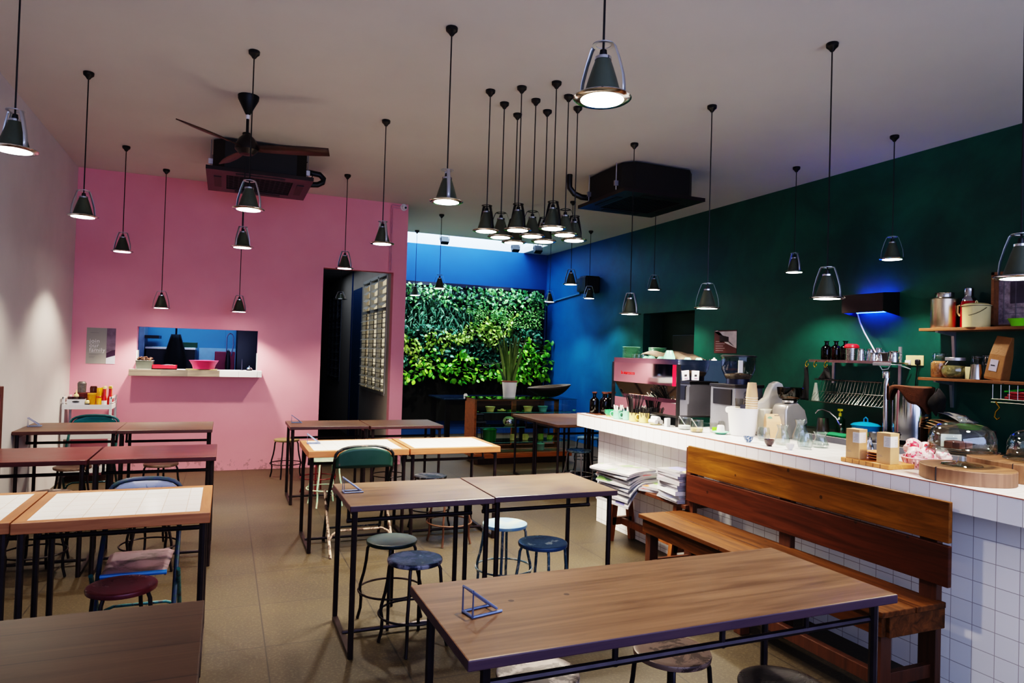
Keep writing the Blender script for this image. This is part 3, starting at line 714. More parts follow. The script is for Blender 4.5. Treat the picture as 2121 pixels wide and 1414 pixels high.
for i, (x, y) in enumerate(((1.733, 4.682), (1.92, 4.868), (2.106, 5.045), (1.913, 4.518), (2.106, 4.693), (2.286, 4.865), (2.098, 4.326), (2.29, 4.51), (2.463, 4.689))):
    dup(hi, (x, y, 2.388), -.6+(i % 3)*.9, f'pendant lamp in the nine lamp cluster, {names[i]} by its cord', gc, {'strap': M['black_metal'], 'top_ring': M['black_metal']})

# ------------------------------------------------------------------ ceiling machines
def cassette(label, loc, pipe):
    t = thing('air_conditioner', label, 'air conditioner', loc, 0, 'ceiling cassette air conditioners'); ch = .1; b = .42
    poly = [(-b, -b+ch), (-b+ch, -b), (b-ch, -b), (b, -b+ch), (b, b-ch), (b-ch, b), (-b+ch, b), (-b, b-ch)]
    bk = plain('ac_black', (22, 18, 20), .5, .1)
    MB().prism(poly, .045, .315).build('body', bk, t, smooth=0, bevel=.006)
    p = MB(); e = .475
    for x0, x1, y0, y1 in ((-e, e, -e, -.3), (-e, e, .3, e), (-e, -.3, -.3, .3), (.3, e, -.3, .3)): p.box(x0, x1, y0, y1, 0, .035)
    p.build('fascia', plain('ac_fascia', (34, 22, 28), .3, .1), t, smooth=0)
    g = MB()
    for i in range(13): g.box(-.3, .3, -.29+i*.0475, -.275+i*.0475, .008, .02)
    for i in range(13): g.box(-.29+i*.0475, -.275+i*.0475, -.3, .3, .012, .024)
    g.box(-.3, .3, -.3, .3, .03, .036)
    g.build('intake_grille', M['black_plastic'], t, smooth=0)
    for a in range(4):
        M4 = Matrix.Rotation(a*PI/2, 4, 'Z'); MB().box(-.22, .22, -.41, -.345, -.006, .001, M4).build('louvre', M['black_plastic'], t, smooth=0)
    for x, y in ((-.44, -.25), (.44, -.25), (-.44, .3), (.44, .3)):
        h = MB().tube([(x, y, .06), (x, y, ZC-loc[2])], .005, 6); h.box(x-.02, x+.02, y-.012, y+.012, .1, .15); h.build('hanger_rod', M['galv'], t)
    MB().tube(pipe, .03, 10).build('pipe', M['black_plastic'], t)
    cable = [(.40, -.1, .15)]+[(.46+.05*math.sin(i*.9), -.1+.02*i, .1+.03*i) for i in range(8)]
    MB().tube(cable, .005, 6).build('cable', M['black_plastic'], t)
    return t
H2 = .33
cassette('black ceiling cassette air conditioner above the pink wall', (.255, 7.27, 3.1), [(.3, .3, .14), (.50, .3, .14), (.6, .3, .15), (.65, .3, .18), (.66, .3, .22), (.62, .3, .26), (.5, .3, .27)])
a2 = cassette('black ceiling cassette air conditioner beside the green wall', (3.965, 6.1, 3.1), [(-.3, .35, .1), (-.5, .36, .1), (-.58, .37, .13), (-.63, .38, .19), (-.635, .38, .26), (-.635, .38, H2)])
bpy.data.objects  # keep
t = MB().lathe([(0, 0), (.004, .001), (0, .004)], 8).build('indicator_light', emit('ac_led', (150, 255, 140), 6), a2); t.location = (-.4, .2, -.004)
f = thing('ceiling_fan', 'dark three-bladed ceiling fan before the left air conditioner', 'ceiling fan', (.1, 5.654, 3.03))
MB().lathe([(.012, .25), (.02, .26), (.075, .37), (.078, .4), (0, .4)], 24).build('canopy', M['black_metal'], f)
MB().tube([(0, 0, .08), (0, 0, .27)], .011, 10).build('downrod', M['black_metal'], f)
MB().lathe([(.0115, .22), (.014, .222), (.014, .252), (.0115, .254)], 12).build('sleeve', M['white_plastic'], f, smooth=30)
MB().lathe([(0, -.06), (.05, -.055), (.085, -.02), (.085, .02), (.055, .07), (.025, .1), (0, .1)], 28).build('motor_housing', plain('fan_motor', (30, 22, 24), .4, .2), f)
for a in (225, 345, 105):
    r_ = math.radians(a); R_ = Matrix.Rotation(r_, 4, 'Z'); bl = MB(); vs = []
    for i in range(11):
        u = i/10; x = .07+.55*u; w_ = .045+.06*math.sin(min(1, u*1.15)*PI*.6)*(1-.55*u**3)
        vs += [(x, -w_*.62, .012+.01*u), (x, w_*.62, -.02+.01*u)]
    bl.add(vs, [(2*i, 2*i+1, 2*i+3, 2*i+2) for i in range(10)], R_)
    bl.build('blade', wood('fan_blade_wood', (40, 20, 18), (66, 36, 30), 0, .4, 12), f, solid=.008)
# security camera with conduit on the pink wall
s = thing('security_camera', 'small white dome security camera at top right of pink wall', 'security camera', (2.11, YP, 3.385))
MB().lathe([(0, 0), (.045, 0), (.045, .02), (0, .022)], 20, M=Matrix.Translation((0, 0, 0)) @ Matrix.Rotation(PI/2, 4, 'X')).build('base', M['white_plastic'], s)
MB().lathe([(0, -.036), (.025, -.026), (.036, 0), (.025, .026), (0, .036)], 18, (0, -.045, -.005)).build('dome', M['white_plastic'], s)
MB().lathe([(0, 0), (.014, .001), (.014, .01), (0, .012)], 12, M=Matrix.Translation((.01, -.073, -.015)) @ Matrix.Rotation(PI/2, 4, 'X')).build('lens', M['black_plastic'], s)
m = MB(); m.tube([(2.08, YP-.013, 3.4), (1.96, YP-.013, 3.405), (1.945, YP-.013, 3.39), (1.945, YP-.013, 2.53)], .008, 8); m.tube([(2.07, YP-.013, 3.37), (1.98, YP-.013, 3.37), (1.965, YP-.013, 3.36), (1.965, YP-.013, 2.54)], .006, 8)
solo(m, 'conduit', plain('pink_conduit', (212, 150, 168), .6), 'pink painted cable conduit down the pink wall to the doorway', 'conduit')
# spot lights in the skylight
for i, (x, y, z) in enumerate(((3.50, 11.55, 3.46), (4.86, 11.55, 3.44), (5.05, 10.98, 3.36))):
    t = thing('spotlight', ['black spotlight hanging left in the skylight opening', 'black spotlight in the middle of the skylight opening', 'black spotlight at the right corner of the skylight'][i], 'spotlight', (x, y, z))
    MB().box(-.07, .07, -.04, .05, -.06, .06, Matrix.Rotation(-.5, 4, 'X')).build('housing', M['black_metal'], t, bevel=.008)
    MB().tube([(-.085, 0, .0), (-.085, 0, .12), (.085, 0, .12), (.085, 0, 0)], .006, 6).build('yoke', M['black_metal'], t)
    MB().tube([(0, 0, .12), (0, 0, (1.3+ZC-z) if i < 2 else ZC-z)], .008, 6).build('stem', M['black_metal'], t)
for x, tx in ((3.50, 3.1), (4.86, 4.6)):
    L = bpy.data.lights.new('plant_spot', 'SPOT'); L.energy = 230; L.spot_size = math.radians(80); L.spot_blend = 1.; L.shadow_soft_size = .04; L.color = (.86, 1, .9)
    o = bpy.data.objects.new('plant_spot', L); COL.objects.link(o); o.location = (x, 11.2, 3.36); o.rotation_euler = (Vector((tx, 11.6, 1.35))-o.location).to_track_quat('-Z', 'Y').to_euler()
# wall speakers and pipe in the courtyard
t = thing('wall_speaker', 'black wall speaker on the blue-green wall beside the plant wall', 'speaker', (XR, 10.1, 2.69))
MB().prism([(-.0, .0), (-.0, .38), (-.06, .40), (-.22, .33), (-.27, .2), (-.25, .02)], -.14, .14, Matrix.Translation((0, -.2, 0))).build('housing', M['black_plastic'], t, bevel=.02)
MB().box(-.262, -.235, -.17, .12, -.11, .11).build('grille', plain('speaker_grille', (26, 26, 32), .6), t, bevel=.004)
solo(MB().tube([(XR-.02, 10.55, 2.585), (XR-.02, 11.62, 2.51), (XR-.02, 11.9, 2.5), (XR-.03, 11.915, 2.42), (XR-.03, 11.915, .5)], .014, 8), 'pipe', plain('blue_pipe', (60, 110, 160), .5), 'thin blue pipe sloping on the wall right of plant wall', 'pipe')
# ------------------------------------------------------------------ plant wall
lw = thing('plant_wall', 'lush vertical garden of mixed foliage on the blue end wall', 'plant wall', (0, 0, 0))
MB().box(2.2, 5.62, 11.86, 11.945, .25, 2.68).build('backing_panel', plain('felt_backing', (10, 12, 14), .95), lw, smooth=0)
MB().box(2.2, 5.62, 11.84, 11.9, 2.68, 2.74).build('top_rail', plain('plum_rail', (24, 20, 46), .5), lw, smooth=0)
R = random.Random(5)
def leaf(mb, p, L, Wd, yaw, pitch, roll, kind='heart'):
    """one leaf hanging at p: y- is toward the room, curved along the midrib"""
    Mx = Matrix.Translation(p) @ Matrix.Rotation(yaw, 4, 'Z') @ Matrix.Rotation(pitch, 4, 'X') @ Matrix.Rotation(roll, 4, 'Y')
    if kind == 'heart': pr = [(0, 0), (.08, .62), (.3, 1.), (.6, .72), (1, 0)]
    elif kind == 'oval': pr = [(0, 0), (.2, .7), (.5, 1.), (.8, .6), (1, 0)]
    else: pr = [(0, .5), (.3, 1.), (.65, .8), (1, 0)]
    vs = []; fs = []
    for u, w_ in pr:
        z = -u*L; y = -.12*L*math.sin(u*2.4)-.0
        if kind == 'blade': y = -L*(.75*u-.45*u*u*1.4); z = L*(.35*u-1.0*u*u)
        vs += [(-w_*Wd/2, y+.10*Wd*w_, z), (0, y, z), (w_*Wd/2, y+.10*Wd*w_, z)]
    for i in range(len(pr)-1):
        a = i*3; fs += [(a, a+1, a+4, a+3), (a+1, a+2, a+5, a+4)]
    mb.add(vs, fs, Mx)
def patch(name, label, mat, n, region, size, kind, depth=(.02, .2), pitch=(-.9, .1)):
    mb = MB(); k = 0
    while k < n:
        x = R.uniform(2.2, 5.95); z = R.uniform(.72, 2.74)
        if not region(x, z): continue
        k += 1; L = R.uniform(*size)*R.uniform(.8, 1.15)
        leaf(mb, (x, 11.84-R.uniform(*depth), z), L, L*(.12 if kind == 'blade' else R.uniform(.58, .78)), R.gauss(0, .85), R.uniform(*pitch), R.gauss(0, .6), kind)
    o = mb.build(name, mat, lw, smooth=60); o['label'] = label
ns = lambda x, z: .09*math.sin(3.1*x+1.7*z)+.07*math.sin(7.3*x-2.2*z)+.06*math.sin(13*x+9*z)+.04*math.sin(23*x-17*z)
lime = lambda x, z: (abs(z-(1.46+(x-3.2)*.40+1.3*ns(x, z))) < .08+.12*abs(math.sin(2.6*x)) and 3.25 < x < 5.0) or (abs(z-1.5+ns(x, z)) < .13 and x < 3.2)
small = lambda x, z: x > 4.2+ns(x, z)*2 and 1.98 < z < 2.3 and x < 5.5 and not lime(x, z)
topz = lambda x, z: z > 2.3+ns(x, z)*.8-(.12 if x > 5 else 0) and z < 2.7 and x < 5.55
grass = lambda x, z: 1.86 < z < 2.36+ns(x, z) and x < 4.15 and not lime(x, z)
low = lambda x, z: z > 1.0+.06*math.sin(6*x) and z < 1.36+ns(x, z)*1.4+(.30 if x > 4.75 else 0) and x < 5.68
mid = lambda x, z: 1.25 < z < 1.98 and not lime(x, z) and x < 5.5 and not low(x, z)
patch('leaf_understory', 'deep shaded foliage between the plants', leafmat('leaf_painted_shade', (11, 33, 24), (27, 71, 46)), 900, lambda x, z: 1.05 < z < 2.62 and x < 5.5, (.07, .11), 'heart', (.0, .06))  # shade between the plants put into darker leaf colours
patch('pothos_leaves', 'heart leaved pothos along the top', leafmat('leaf_pothos', (22, 82, 49), (119, 179, 96)), 928, topz, (0.055, 0.086), 'heart', (.03, .24), (-1.2, .5))
patch('spider_plant_blades', 'thin blue-green blades in upper left', leafmat('leaf_spider', (24, 73, 58), (119, 172, 142)), 620, grass, (.15, .26), 'blade', (.02, .14), (-.4, .5))
patch('small_leaf_cushion', 'pale small-leaved cushion in the upper right', leafmat('leaf_small', (58, 125, 62), (163, 218, 119)), 1305, small, (0.023, 0.039), 'oval', (.04, .24), (-1.3, .6))
patch('lime_leaves', 'yellow-green leaves in a rising diagonal band', leafmat('leaf_lime', (84, 130, 44), (184, 214, 96)), 812, lime, (0.055, 0.086), 'heart', (.04, .24), (-1.2, .5))
patch('dark_leaves', 'dark glossy blue-green leaves in the middle', leafmat('leaf_dark', (13, 53, 44), (73, 142, 114)), 1102, mid, (0.058, 0.094), 'heart', (.02, .18), (-1.1, .4))
patch('broad_leaves', 'large bright green leaves along the bottom and right', leafmat('leaf_broad', (26, 107, 26), (149, 218, 57)), 812, low, (0.070, 0.117), 'oval', (.03, .3), (-1.4, .5))
m = MB()
for i in range(26):
    x = R.uniform(2.6, 5.6); z = R.uniform(1.2, 1.9); pts = [(x+i2*.09*R.choice((-1, 1)), 11.7-R.uniform(0, .06), z+R.gauss(0, .03)) for i2 in range(4)]
    pts.sort(); m.tube(pts, .004, 5)
m.build('stems', plain('stem', (110, 112, 92), .8), lw)

# ------------------------------------------------------------------ glass showcase and what it holds
VX0, VX1, VY0, VY1, VT = 3.12, 4.56, 8.56, 9.06, .885
vt = thing('display_cabinet', 'low glass showcase with wooden frame in front of plant wall', 'showcase', (0, 0, 0))
MB().box(VX0, VX1, VY0, VY1, .085, .15).build('base_board', M['cabinet_wood'], vt, smooth=0, bevel=.004)
MB().box(VX0+.05, VX1-.05, VY0+.06, VY1-.04, 0, .085).build('plinth', M['post_wood'], vt, smooth=0)
f = MB(); f.box(VX0, VX0+.055, VY1-.05, VY1, .15, VT-.005); f.box(VX1-.055, VX1, VY1-.05, VY1, .15, VT-.005)
f.box(3.82, 3.88, VY1-.045, VY1-.005, .15, VT-.04); f.box(VX0, VX1, VY1-.05, VY1, VT-.06, VT-.006); f.box(VX0, VX1, VY1-.045, VY1-.01, .15, .2)
f.build('back_frame', M['cabinet_wood'], vt, smooth=0)
MB().box(VX0, VX0+.03, VY0+.1, VY1-.05, .15, VT-.006).build('side_post', M['cabinet_wood'], vt, smooth=0)
MB().box(VX0-.01, VX1+.06, VY0-.01, VY1+.03, VT-.006, VT).build('top_glass', M['glass_teal'], vt, smooth=0)
f = MB(); f.box(VX0, VX1+.05, VY0, VY0+.006, .15, VT-.006); f.box(VX1+.044, VX1+.05, VY0, VY1-.05, .15, VT-.006)
f.build('glass_panel', M['glass'], vt, smooth=0)
edge_m = plain('glass_edge', (90, 150, 146), .2, 0, .05)
SZ = (.70, .50, .295)
for z in SZ:
    o = MB().box(VX0+.06, VX1-.02, VY0+.03, VY1-.06, z-.006, z).build('glass_shelf', M['glass_teal'], vt, smooth=0)
    MB().box(VX0+.06, VX1-.02, VY0+.026, VY0+.03, z-.006, z).build('shelf_edge', edge_m, o, smooth=0)
def bowl(name, mat, label, loc, r, h, group=None, foot=.7, n=28, cat='bowl', t=.004):
    m = MB().lathe([(0, .002), (r*foot, 0), (r*foot*1.02, .006), (r*.8, h*.45), (r, h-.002), (r*1.03, h), (r-t, h-.003), (r*.8-t, h*.5), (r*foot-.002, .012), (0, .010)], n)
    return solo(m, name, mat, label, cat, loc, group=group)
VYc = 8.78
bowl('bowl', M['yellow_enamel'], 'yellow bowl at left on the showcase top shelf', (3.39, VYc, SZ[0]), .07, .062, 'bowls in the showcase')
bowl('bowl', M['yellow_enamel'], 'yellow bowl in the middle of the showcase top shelf', (3.96, VYc, SZ[0]), .07, .065, 'bowls in the showcase')
bowl('bowl', plain('pale_teal_enamel', (130, 180, 166), .2), 'pale teal bowl at right on the showcase top shelf', (4.19, VYc, SZ[0]), .075, .068, 'bowls in the showcase')
solo(MB().lathe([(0, 0), (.04, .001), (.062, .012), (.064, .015), (.04, .006), (0, .005)], 24).lathe([(0, .008), (.02, .01), (.024, .03), (0, .036)], 12, (.01, 0, 0)), 'saucer', M['yellow_enamel'], 'small cream saucer between yellow bowls in the showcase', 'saucer', (3.56, VYc, SZ[0]))
t = thing('teapot', 'round cream and steel kettle on the showcase middle shelf', 'kettle', (3.67, VYc, SZ[1]))
MB().lathe([(0, 0), (.05, .001), (.075, .03), (.082, .065), (.07, .1), (.04, .122), (0, .128)], 28).build('body', M['cream_enamel'], t)
MB().lathe([(.083, .03), (.086, .065), (.075, .098)], 28, (.012, -.012, 0)).build('steel_side', M['mirror'], t)
MB().tube([(.07, 0, .06), (.1, 0, .08), (.115, 0, .11)], .01, 8).build('spout', M['cream_enamel'], t)
t = thing('enamel_pot', 'green lidded enamel pot on the showcase lower shelf', 'pot', (3.39, VYc, SZ[2]))
MB().lathe([(0, 0), (.085, 0), (.092, .02), (.098, .14), (.102, .145), (.1, .15), (0, .15)], 28).build('body', M['green_enamel'], t)
MB().lathe([(.104, .148), (.105, .156), (.08, .172), (.03, .182), (0, .183)], 28).build('lid', M['green_enamel'], t)
MB().tube([(-.02, 0, .182), (-.016, 0, .2), (0, 0, .206), (.016, 0, .2), (.02, 0, .182)], .004, 8).build('lid_handle', M['green_enamel'], t)
t = thing('enamel_pot', 'pale mint lidded enamel pot at the bottom of the showcase', 'pot', (4.16, VYc-.02, .15))
MB().lathe([(0, 0), (.05, 0), (.055, .01), (.057, .085), (.06, .09), (0, .09)], 24).build('body', plain('pale_mint', (170, 200, 180), .25), t)
MB().lathe([(.061, .09), (.05, .1), (.015, .108), (.012, .122), (0, .124)], 24).build('lid', plain('pale_mint_lid', (176, 206, 186), .25), t)
def make_mug(mat, label, loc, rz, group, r=.038, h=.074):
    t = thing('mug', label, 'mug', loc, rz, group)
    MB().lathe([(0, .0), (r-.004, 0), (r, .005), (r, h-.002), (r+.001, h), (r-.003, h-.001), (r-.004, .01), (0, .008)], 24).build('cup', mat, t)
    MB().tube([(r-.001, 0, h*.78), (r+.014, 0, h*.8), (r+.024, 0, h*.62), (r+.023, 0, h*.4), (r+.012, 0, h*.24), (r-.001, 0, h*.24)], .0045, 8).build('handle', mat, t)
    return t
mg = make_mug(M['yellow_enamel'], 'yellow mug leftmost on the showcase lower shelf', (3.74, VYc, SZ[2]), .2, 'mugs in the showcase', .04, .08)
dup(mg, (3.93, VYc, SZ[2]), .3, 'yellow mug with handle right, second on showcase lower shelf')
lg = plain('yellow_green_enamel', (176, 190, 84), .2)
dup(mg, (4.17, VYc, SZ[2]), 2.6, 'yellow-green mug third on the showcase lower shelf', mats={'cup': lg, 'handle': lg})
dup(mg, (4.31, VYc, SZ[2]), .2, 'yellow-green mug rightmost on the showcase lower shelf', mats={'cup': lg, 'handle': lg})
# snake plant on the showcase
t = thing('potted_snake_plant', 'tall snake plant in a white pot on the glass showcase', 'potted plant', (3.70, 8.86, VT))
MB().lathe([(0, 0), (.082, 0), (.085, .004), (.106, .215), (.1, .217), (.096, .19), (0, .19)], 32).build('pot', plain('pot_white', (206, 204, 206), .5, var=.04), t)
MB().lathe([(.101, .215), (.11, .217), (.112, .232), (.106, .236), (.098, .232), (.098, .215)], 32).build('pot_rim', plain('pot_rim_terracotta', (126, 78, 66), .6), t)
MB().lathe([(0, .2), (.098, .2), (0, .204)], 20).build('soil', M['soil'], t, smooth=0)
R = random.Random(11); lm = NT('snake_leaf'); v = lm.coords((1, 1, 1)); n_ = lm.noise(v, 16, 3)
geo = lm.new('ShaderNodeNewGeometry')
lm.link(lm.mix(lm.math('MULTIPLY', n_, .8), lm.ramp(geo.outputs['Random Per Island'], [(.0, rgba((70, 104, 54))), (.7, rgba((116, 142, 74))), (1, rgba((166, 164, 80)))]), rgba((64, 90, 50))), lm.b.inputs['Base Color']); lm.b.inputs['Roughness'].default_value = .4
for i in range(24):
    a = i*2.4+R.uniform(-.2, .2); r0 = .02+.06*R.random(); lean = R.uniform(.05, .5)*(.4+r0*10); Hh = R.uniform(.3, .74) if i > 5 else R.uniform(.68, .86)
    bl = MB(); vs = []; tw = R.uniform(0, 3)
    for k in range(9):
        u = k/8; rr = r0+lean*u**1.5*.55; w_ = .021*(1-.1*u)*(1 if u < .6 else max(.02, 1-((u-.6)/.4)**1.1))
        cx, cy = rr*math.cos(a), rr*math.sin(a); d = (math.cos(a+tw+u*.5), math.sin(a+tw+u*.5)); q = .006
        vs += [(cx-d[0]*w_, cy-d[1]*w_, .2+Hh*u), (cx-d[1]*q, cy+d[0]*q, .2+Hh*u), (cx+d[0]*w_, cy+d[1]*w_, .2+Hh*u)]
    bl.add(vs, [f for k in range(8) for f in ((3*k, 3*k+1, 3*k+4, 3*k+3), (3*k+1, 3*k+2, 3*k+5, 3*k+4))])
    bl.build('leaf', lm.m, t, smooth=60)
m = MB(); n = 40
def wokf(u, v):
    a = 2*PI*u; r_ = v; x = .33*r_*math.cos(a); y = .2*r_*math.sin(a); return (x, y, .012+.15*r_**2.4+.03*x/.33*r_**2)
m.sheet(wokf, n, 8)
solo(m, 'wooden_bowl', plain('dark_wok', (26, 19, 15), .6, var=.3), 'large dark shallow boat-shaped bowl on right end of showcase', 'bowl', (4.30, 8.82, VT+.002), solid=.012)
solo(MB().box(-.03, .03, -.006, .006, 0, .035).box(-.02, .02, -.004, .004, .035, .05), 'table_card', M['paper'], 'small white card standing on the glossy black table', 'card', (3.62, 10.5, .78))

# ------------------------------------------------------------------ hatch sill and its things
SZ_ = 1.19; HS = 1.201
s = thing('serving_shelf', 'serving shelf of the hatch, weathered planks with white tiles', 'shelf', (0, 0, 0))
for x0, x1, mm, nm in ((-.977, -.66, M['weathered'], 'plank'), (-.66, -.385, wood('weathered_dark', (86, 78, 72), (140, 128, 116), 0, .7, 14), 'plank'), (-.385, -.05, M['weathered'], 'plank'), (-.05, .155, M['white_ceramic'], 'edge_tile'), (.158, .36, M['white_ceramic'], 'edge_tile'), (.363, .412, M['white_ceramic'], 'edge_tile')):
    MB().box(x0, x1, 8.625, 8.655, 1.128, HS).build(nm, mm, s, smooth=0, bevel=.001)
MB().box(-.977, .412, 8.655, YP-.002, 1.135, HS-.001).build('sill_board', M['white_paint'], s, smooth=0)
MB().box(HX0+.016, HX1-.01, YP-.002, YP+.13, SZ_-.0, HS-.001).build('sill_top', M['white_paint'], s, smooth=0)
t = thing('tub', 'grey tub heaped with brown pieces at left on hatch shelf', 'tub', (-.835, 8.78, HS))
f = MB(); 
f.add([(-.075, -.055, 0), (.075, -.055, 0), (.075, .055, 0), (-.075, .055, 0), (-.088, -.066, .092), (.088, -.066, .092), (.088, .066, .092), (-.088, .066, .092)], [(3, 2, 1, 0), (0, 1, 5, 4), (1, 2, 6, 5), (2, 3, 7, 6), (3, 0, 4, 7)])
f.tube([(-.088, -.066, .093), (.088, -.066, .093), (.088, .066, .093), (-.088, .066, .093)], .004, 6, closed=True)
f.build('container', plain('tub_grey', (84, 88, 80), .4), t, smooth=0, solid=.003)
R = random.Random(3); f = MB()
for i in range(46):
    a = R.uniform(.009, .015); x, y = R.uniform(-.07, .07), R.uniform(-.05, .05); f.lathe([(0, -a), (a*.8, -a*.5), (a, 0), (a*.8, a*.5), (0, a)], 6, (x, y, .1+.055*R.random()*(1-abs(x)/.1)), 1, R.uniform(.7, 1.2))
o = f.build('food', plain('brown_food', (86, 48, 28), .5, var=.5, scale=40), t); o['kind'] = 'stuff'
t = thing('basket', 'flat red plastic tray of cutlery on the hatch shelf', 'tray', (-.63, 8.74, HS))
f = MB(); f.box(-.125, .125, -.06, .06, 0, .012); f.box(-.125, .125, -.06, -.055, 0, .05); f.box(-.125, .125, .055, .06, 0, .05); f.box(-.125, -.12, -.06, .06, 0, .05); f.box(.12, .125, -.06, .06, 0, .05)
f.build('tray', M['red_plastic'], t, smooth=0)
MB().box(.0, .11, -.04, .04, .012, .05).build('paper_packet', plain('pink_packet', (240, 160, 160), .6), t, smooth=0)
f = MB()
for i in range(7): f.bar((-.1+i*.012, -.03+.008*i, .04), (.02+i*.012, .02-.006*i, .058), .008, .002)
f.build('cutlery', M['steel'], t, smooth=0)
solo(MB().box(-.17, .17, -.085, .085, 0, .012), 'board', plain('olive_board', (120, 112, 66), .5), 'flat olive tray under the pink bowl on the hatch shelf', 'tray', (-.243, 8.745, HS), bevel=.004)
bowl('basin', M['pink_plastic'], 'bright pink plastic basin on the hatch shelf', (-.222, 8.75, HS+.012), .158, .098, foot=.72, cat='basin')
solo(MB().lathe([(0, 0), (.022, 0), (.022, .003), (.003, .006), (.0018, .05), (.0008, .135), (0, .136)], 12), 'bill_spike', M['chrome'], 'thin steel receipt spike on right part of hatch shelf', 'receipt spike', (.192, 8.8, HS))
t = thing('service_bell', 'small chrome service bell at right end of hatch shelf', 'bell', (.276, 8.8, HS))
MB().lathe([(0, 0), (.034, 0), (.034, .006), (.01, .01), (0, .01)], 20).build('base', M['black_metal'], t)
MB().lathe([(.036, .012), (.034, .022), (.024, .034), (.01, .04), (0, .041)], 24).build('dome', M['chrome'], t)
MB().lathe([(0, .04), (.004, .042), (.004, .05), (.006, .053), (0, .056)], 10).build('plunger', M['chrome'], t)
# poster
p = thing('poster', 'grey poster reading join our family on pink wall by corner', 'poster', (-1.43, YP-.002, 1.246))
PWd, PH = .285, .403
MB().box(0, PWd, -.001, .001, 0, PH).build('sheet', M['grey_paper'], p, smooth=0)
MB().poly([(PWd*.69, -.0022, 0), (PWd, -.0022, 0), (PWd, -.0022, PH), (PWd*.69, -.0022, PH)]).build('photo_panel', plain('poster_mauve', (112, 94, 112), .7, var=.4, scale=10), p, smooth=0)
MB().poly([(PWd*.69, -.0026, 0), (PWd, -.0026, 0), (PWd, -.0026, PH*.24), (PWd*.69, -.0026, PH*.165)]).build('photo_table', plain('poster_white', (206, 206, 216), .7), p, smooth=0)
MB().poly([(PWd*.69, -.0028, PH*.165), (PWd, -.0028, PH*.24), (PWd, -.0028, PH*.40), (PWd*.88, -.0028, PH*.38), (PWd*.69, -.0028, PH*.3)]).build('photo_shadow', plain('poster_dark', (56, 30, 58), .7), p, smooth=0)
wh = plain('poster_letter', (222, 222, 222), .7)
for i, s_ in enumerate(('join', 'our', 'family')):
    text(s_, .062, wh, p, 'lettering', face_m((.03, -.003, PH*(.585-.125*i)), (1, 0, 0), (0, 0, 1)), spacing=1.08)
    MB().box(.03, .03+(.092, .072, .148)[i], -.0032, -.0028, PH*(.585-.125*i)-.012, PH*(.585-.125*i)-.0095).build('underline', wh, p, smooth=0)
f = MB(); f.box(.035, .12, -.003, -.0026, PH*.86, PH*.866)
for i, w_ in enumerate((.12, .09, .0, .06, .05)):
    if w_: f.box(.03, .03+w_, -.003, -.0026, PH*(.275-.026*i), PH*(.281-.026*i))
f.build('small_print', M['grey_ink'], p, smooth=0)

# ------------------------------------------------------------------ white trolley in the corner
TX0, TX1, TY0, TY1 = -1.555, -1.10, 8.42, 8.80
tr = thing('trolley', 'white three-tier trolley in the corner loaded with condiments', 'trolley', (0, 0, 0))
for x in (TX0, TX1-.024):
    for y in (TY0, TY1-.02): MB().box(x, x+.024, y, y+.02, .02, .905).build('post', M['white_paint'], tr, smooth=0, bevel=.002)
for z in (.10, .46, .775):
    f = MB(); f.box(TX0+.01, TX1-.01, TY0+.004, TY1-.004, z+.006, z+.012); f.box(TX0, TX1, TY0-.002, TY0+.004, z, z+.048); f.box(TX0, TX1, TY1-.004, TY1+.002, z, z+.048)
    f.box(TX0-.002, TX0+.004, TY0, TY1, z, z+.048); f.box(TX1-.004, TX1+.002, TY0, TY1, z, z+.048)
    f.build('shelf_tray', M['white_paint'], tr, smooth=0)
f = MB()
for x in (TX0+.002, TX1-.012): f.box(x, x+.01, TY0, TY1, .885, .905); f.box(x, x+.01, TY0, TY1, .83, .84)
f.build('guard_rail', M['white_paint'], tr, smooth=0)
TT = .787
t = thing('storage_box', 'white plastic box with oval hand hole on the trolley top', 'box', (-1.435, 8.49, TT))
f = MB(); a, b_, h = .082, .05, .092
f.add([(-a*.9, -b_*.9, 0), (a*.9, -b_*.9, 0), (a*.9, b_*.9, 0), (-a*.9, b_*.9, 0), (-a, -b_, h), (a, -b_, h), (a, b_, h), (-a, b_, h)], [(3, 2, 1, 0), (0, 1, 5, 4), (1, 2, 6, 5), (2, 3, 7, 6), (3, 0, 4, 7)])
f.build('box', M['white_plastic'], t, smooth=0, solid=.003)
MB().sheet(lambda u, v: ((v)*.034*math.cos(2*PI*u), -b_*1.0-.0035, .066+v*.009*math.sin(2*PI*u)), 20, 2).build('hand_hole', M['ink'], t, smooth=0)
solo(MB().box(-.12, .1, -.06, .06, 0, .15), 'basket', plain('brown_basket', (84, 22, 16), .6), 'dark red-brown basket at the back of trolley top', 'basket', (-1.36, 8.66, TT), bevel=.005)
def bottle(name, label, cat, loc, prof, mat, cap=None, capm=None, lab=None, labm=None, group=None, n=16):
    t = thing(name, label, cat, loc, 0, group)
    MB().lathe(prof, n).build('body', mat, t)
    if cap: MB().lathe(cap, n).build('cap', capm, t)
    if lab: MB().shell(lab, n).build('label_band', labm, t)
    return t
gd = plain('grey_ridged', (96, 92, 90), .35, .3, .3, 60)
bottle('pepper_grinder', 'grey ridged grinder jar behind white box on the trolley', 'jar', (-1.42, 8.66, TT+.15), [(0, 0), (.04, 0), (.042, .05), (.045, .1), (.03, .12), (0, .12)], gd)
bottle('jar', 'clear dark jar behind the trolley basket, right of ridged grinder', 'jar', (-1.31, 8.66, TT+.15), [(0, 0), (.034, 0), (.036, .05), (.03, .07), (0, .07)], M['smoke_glass'])
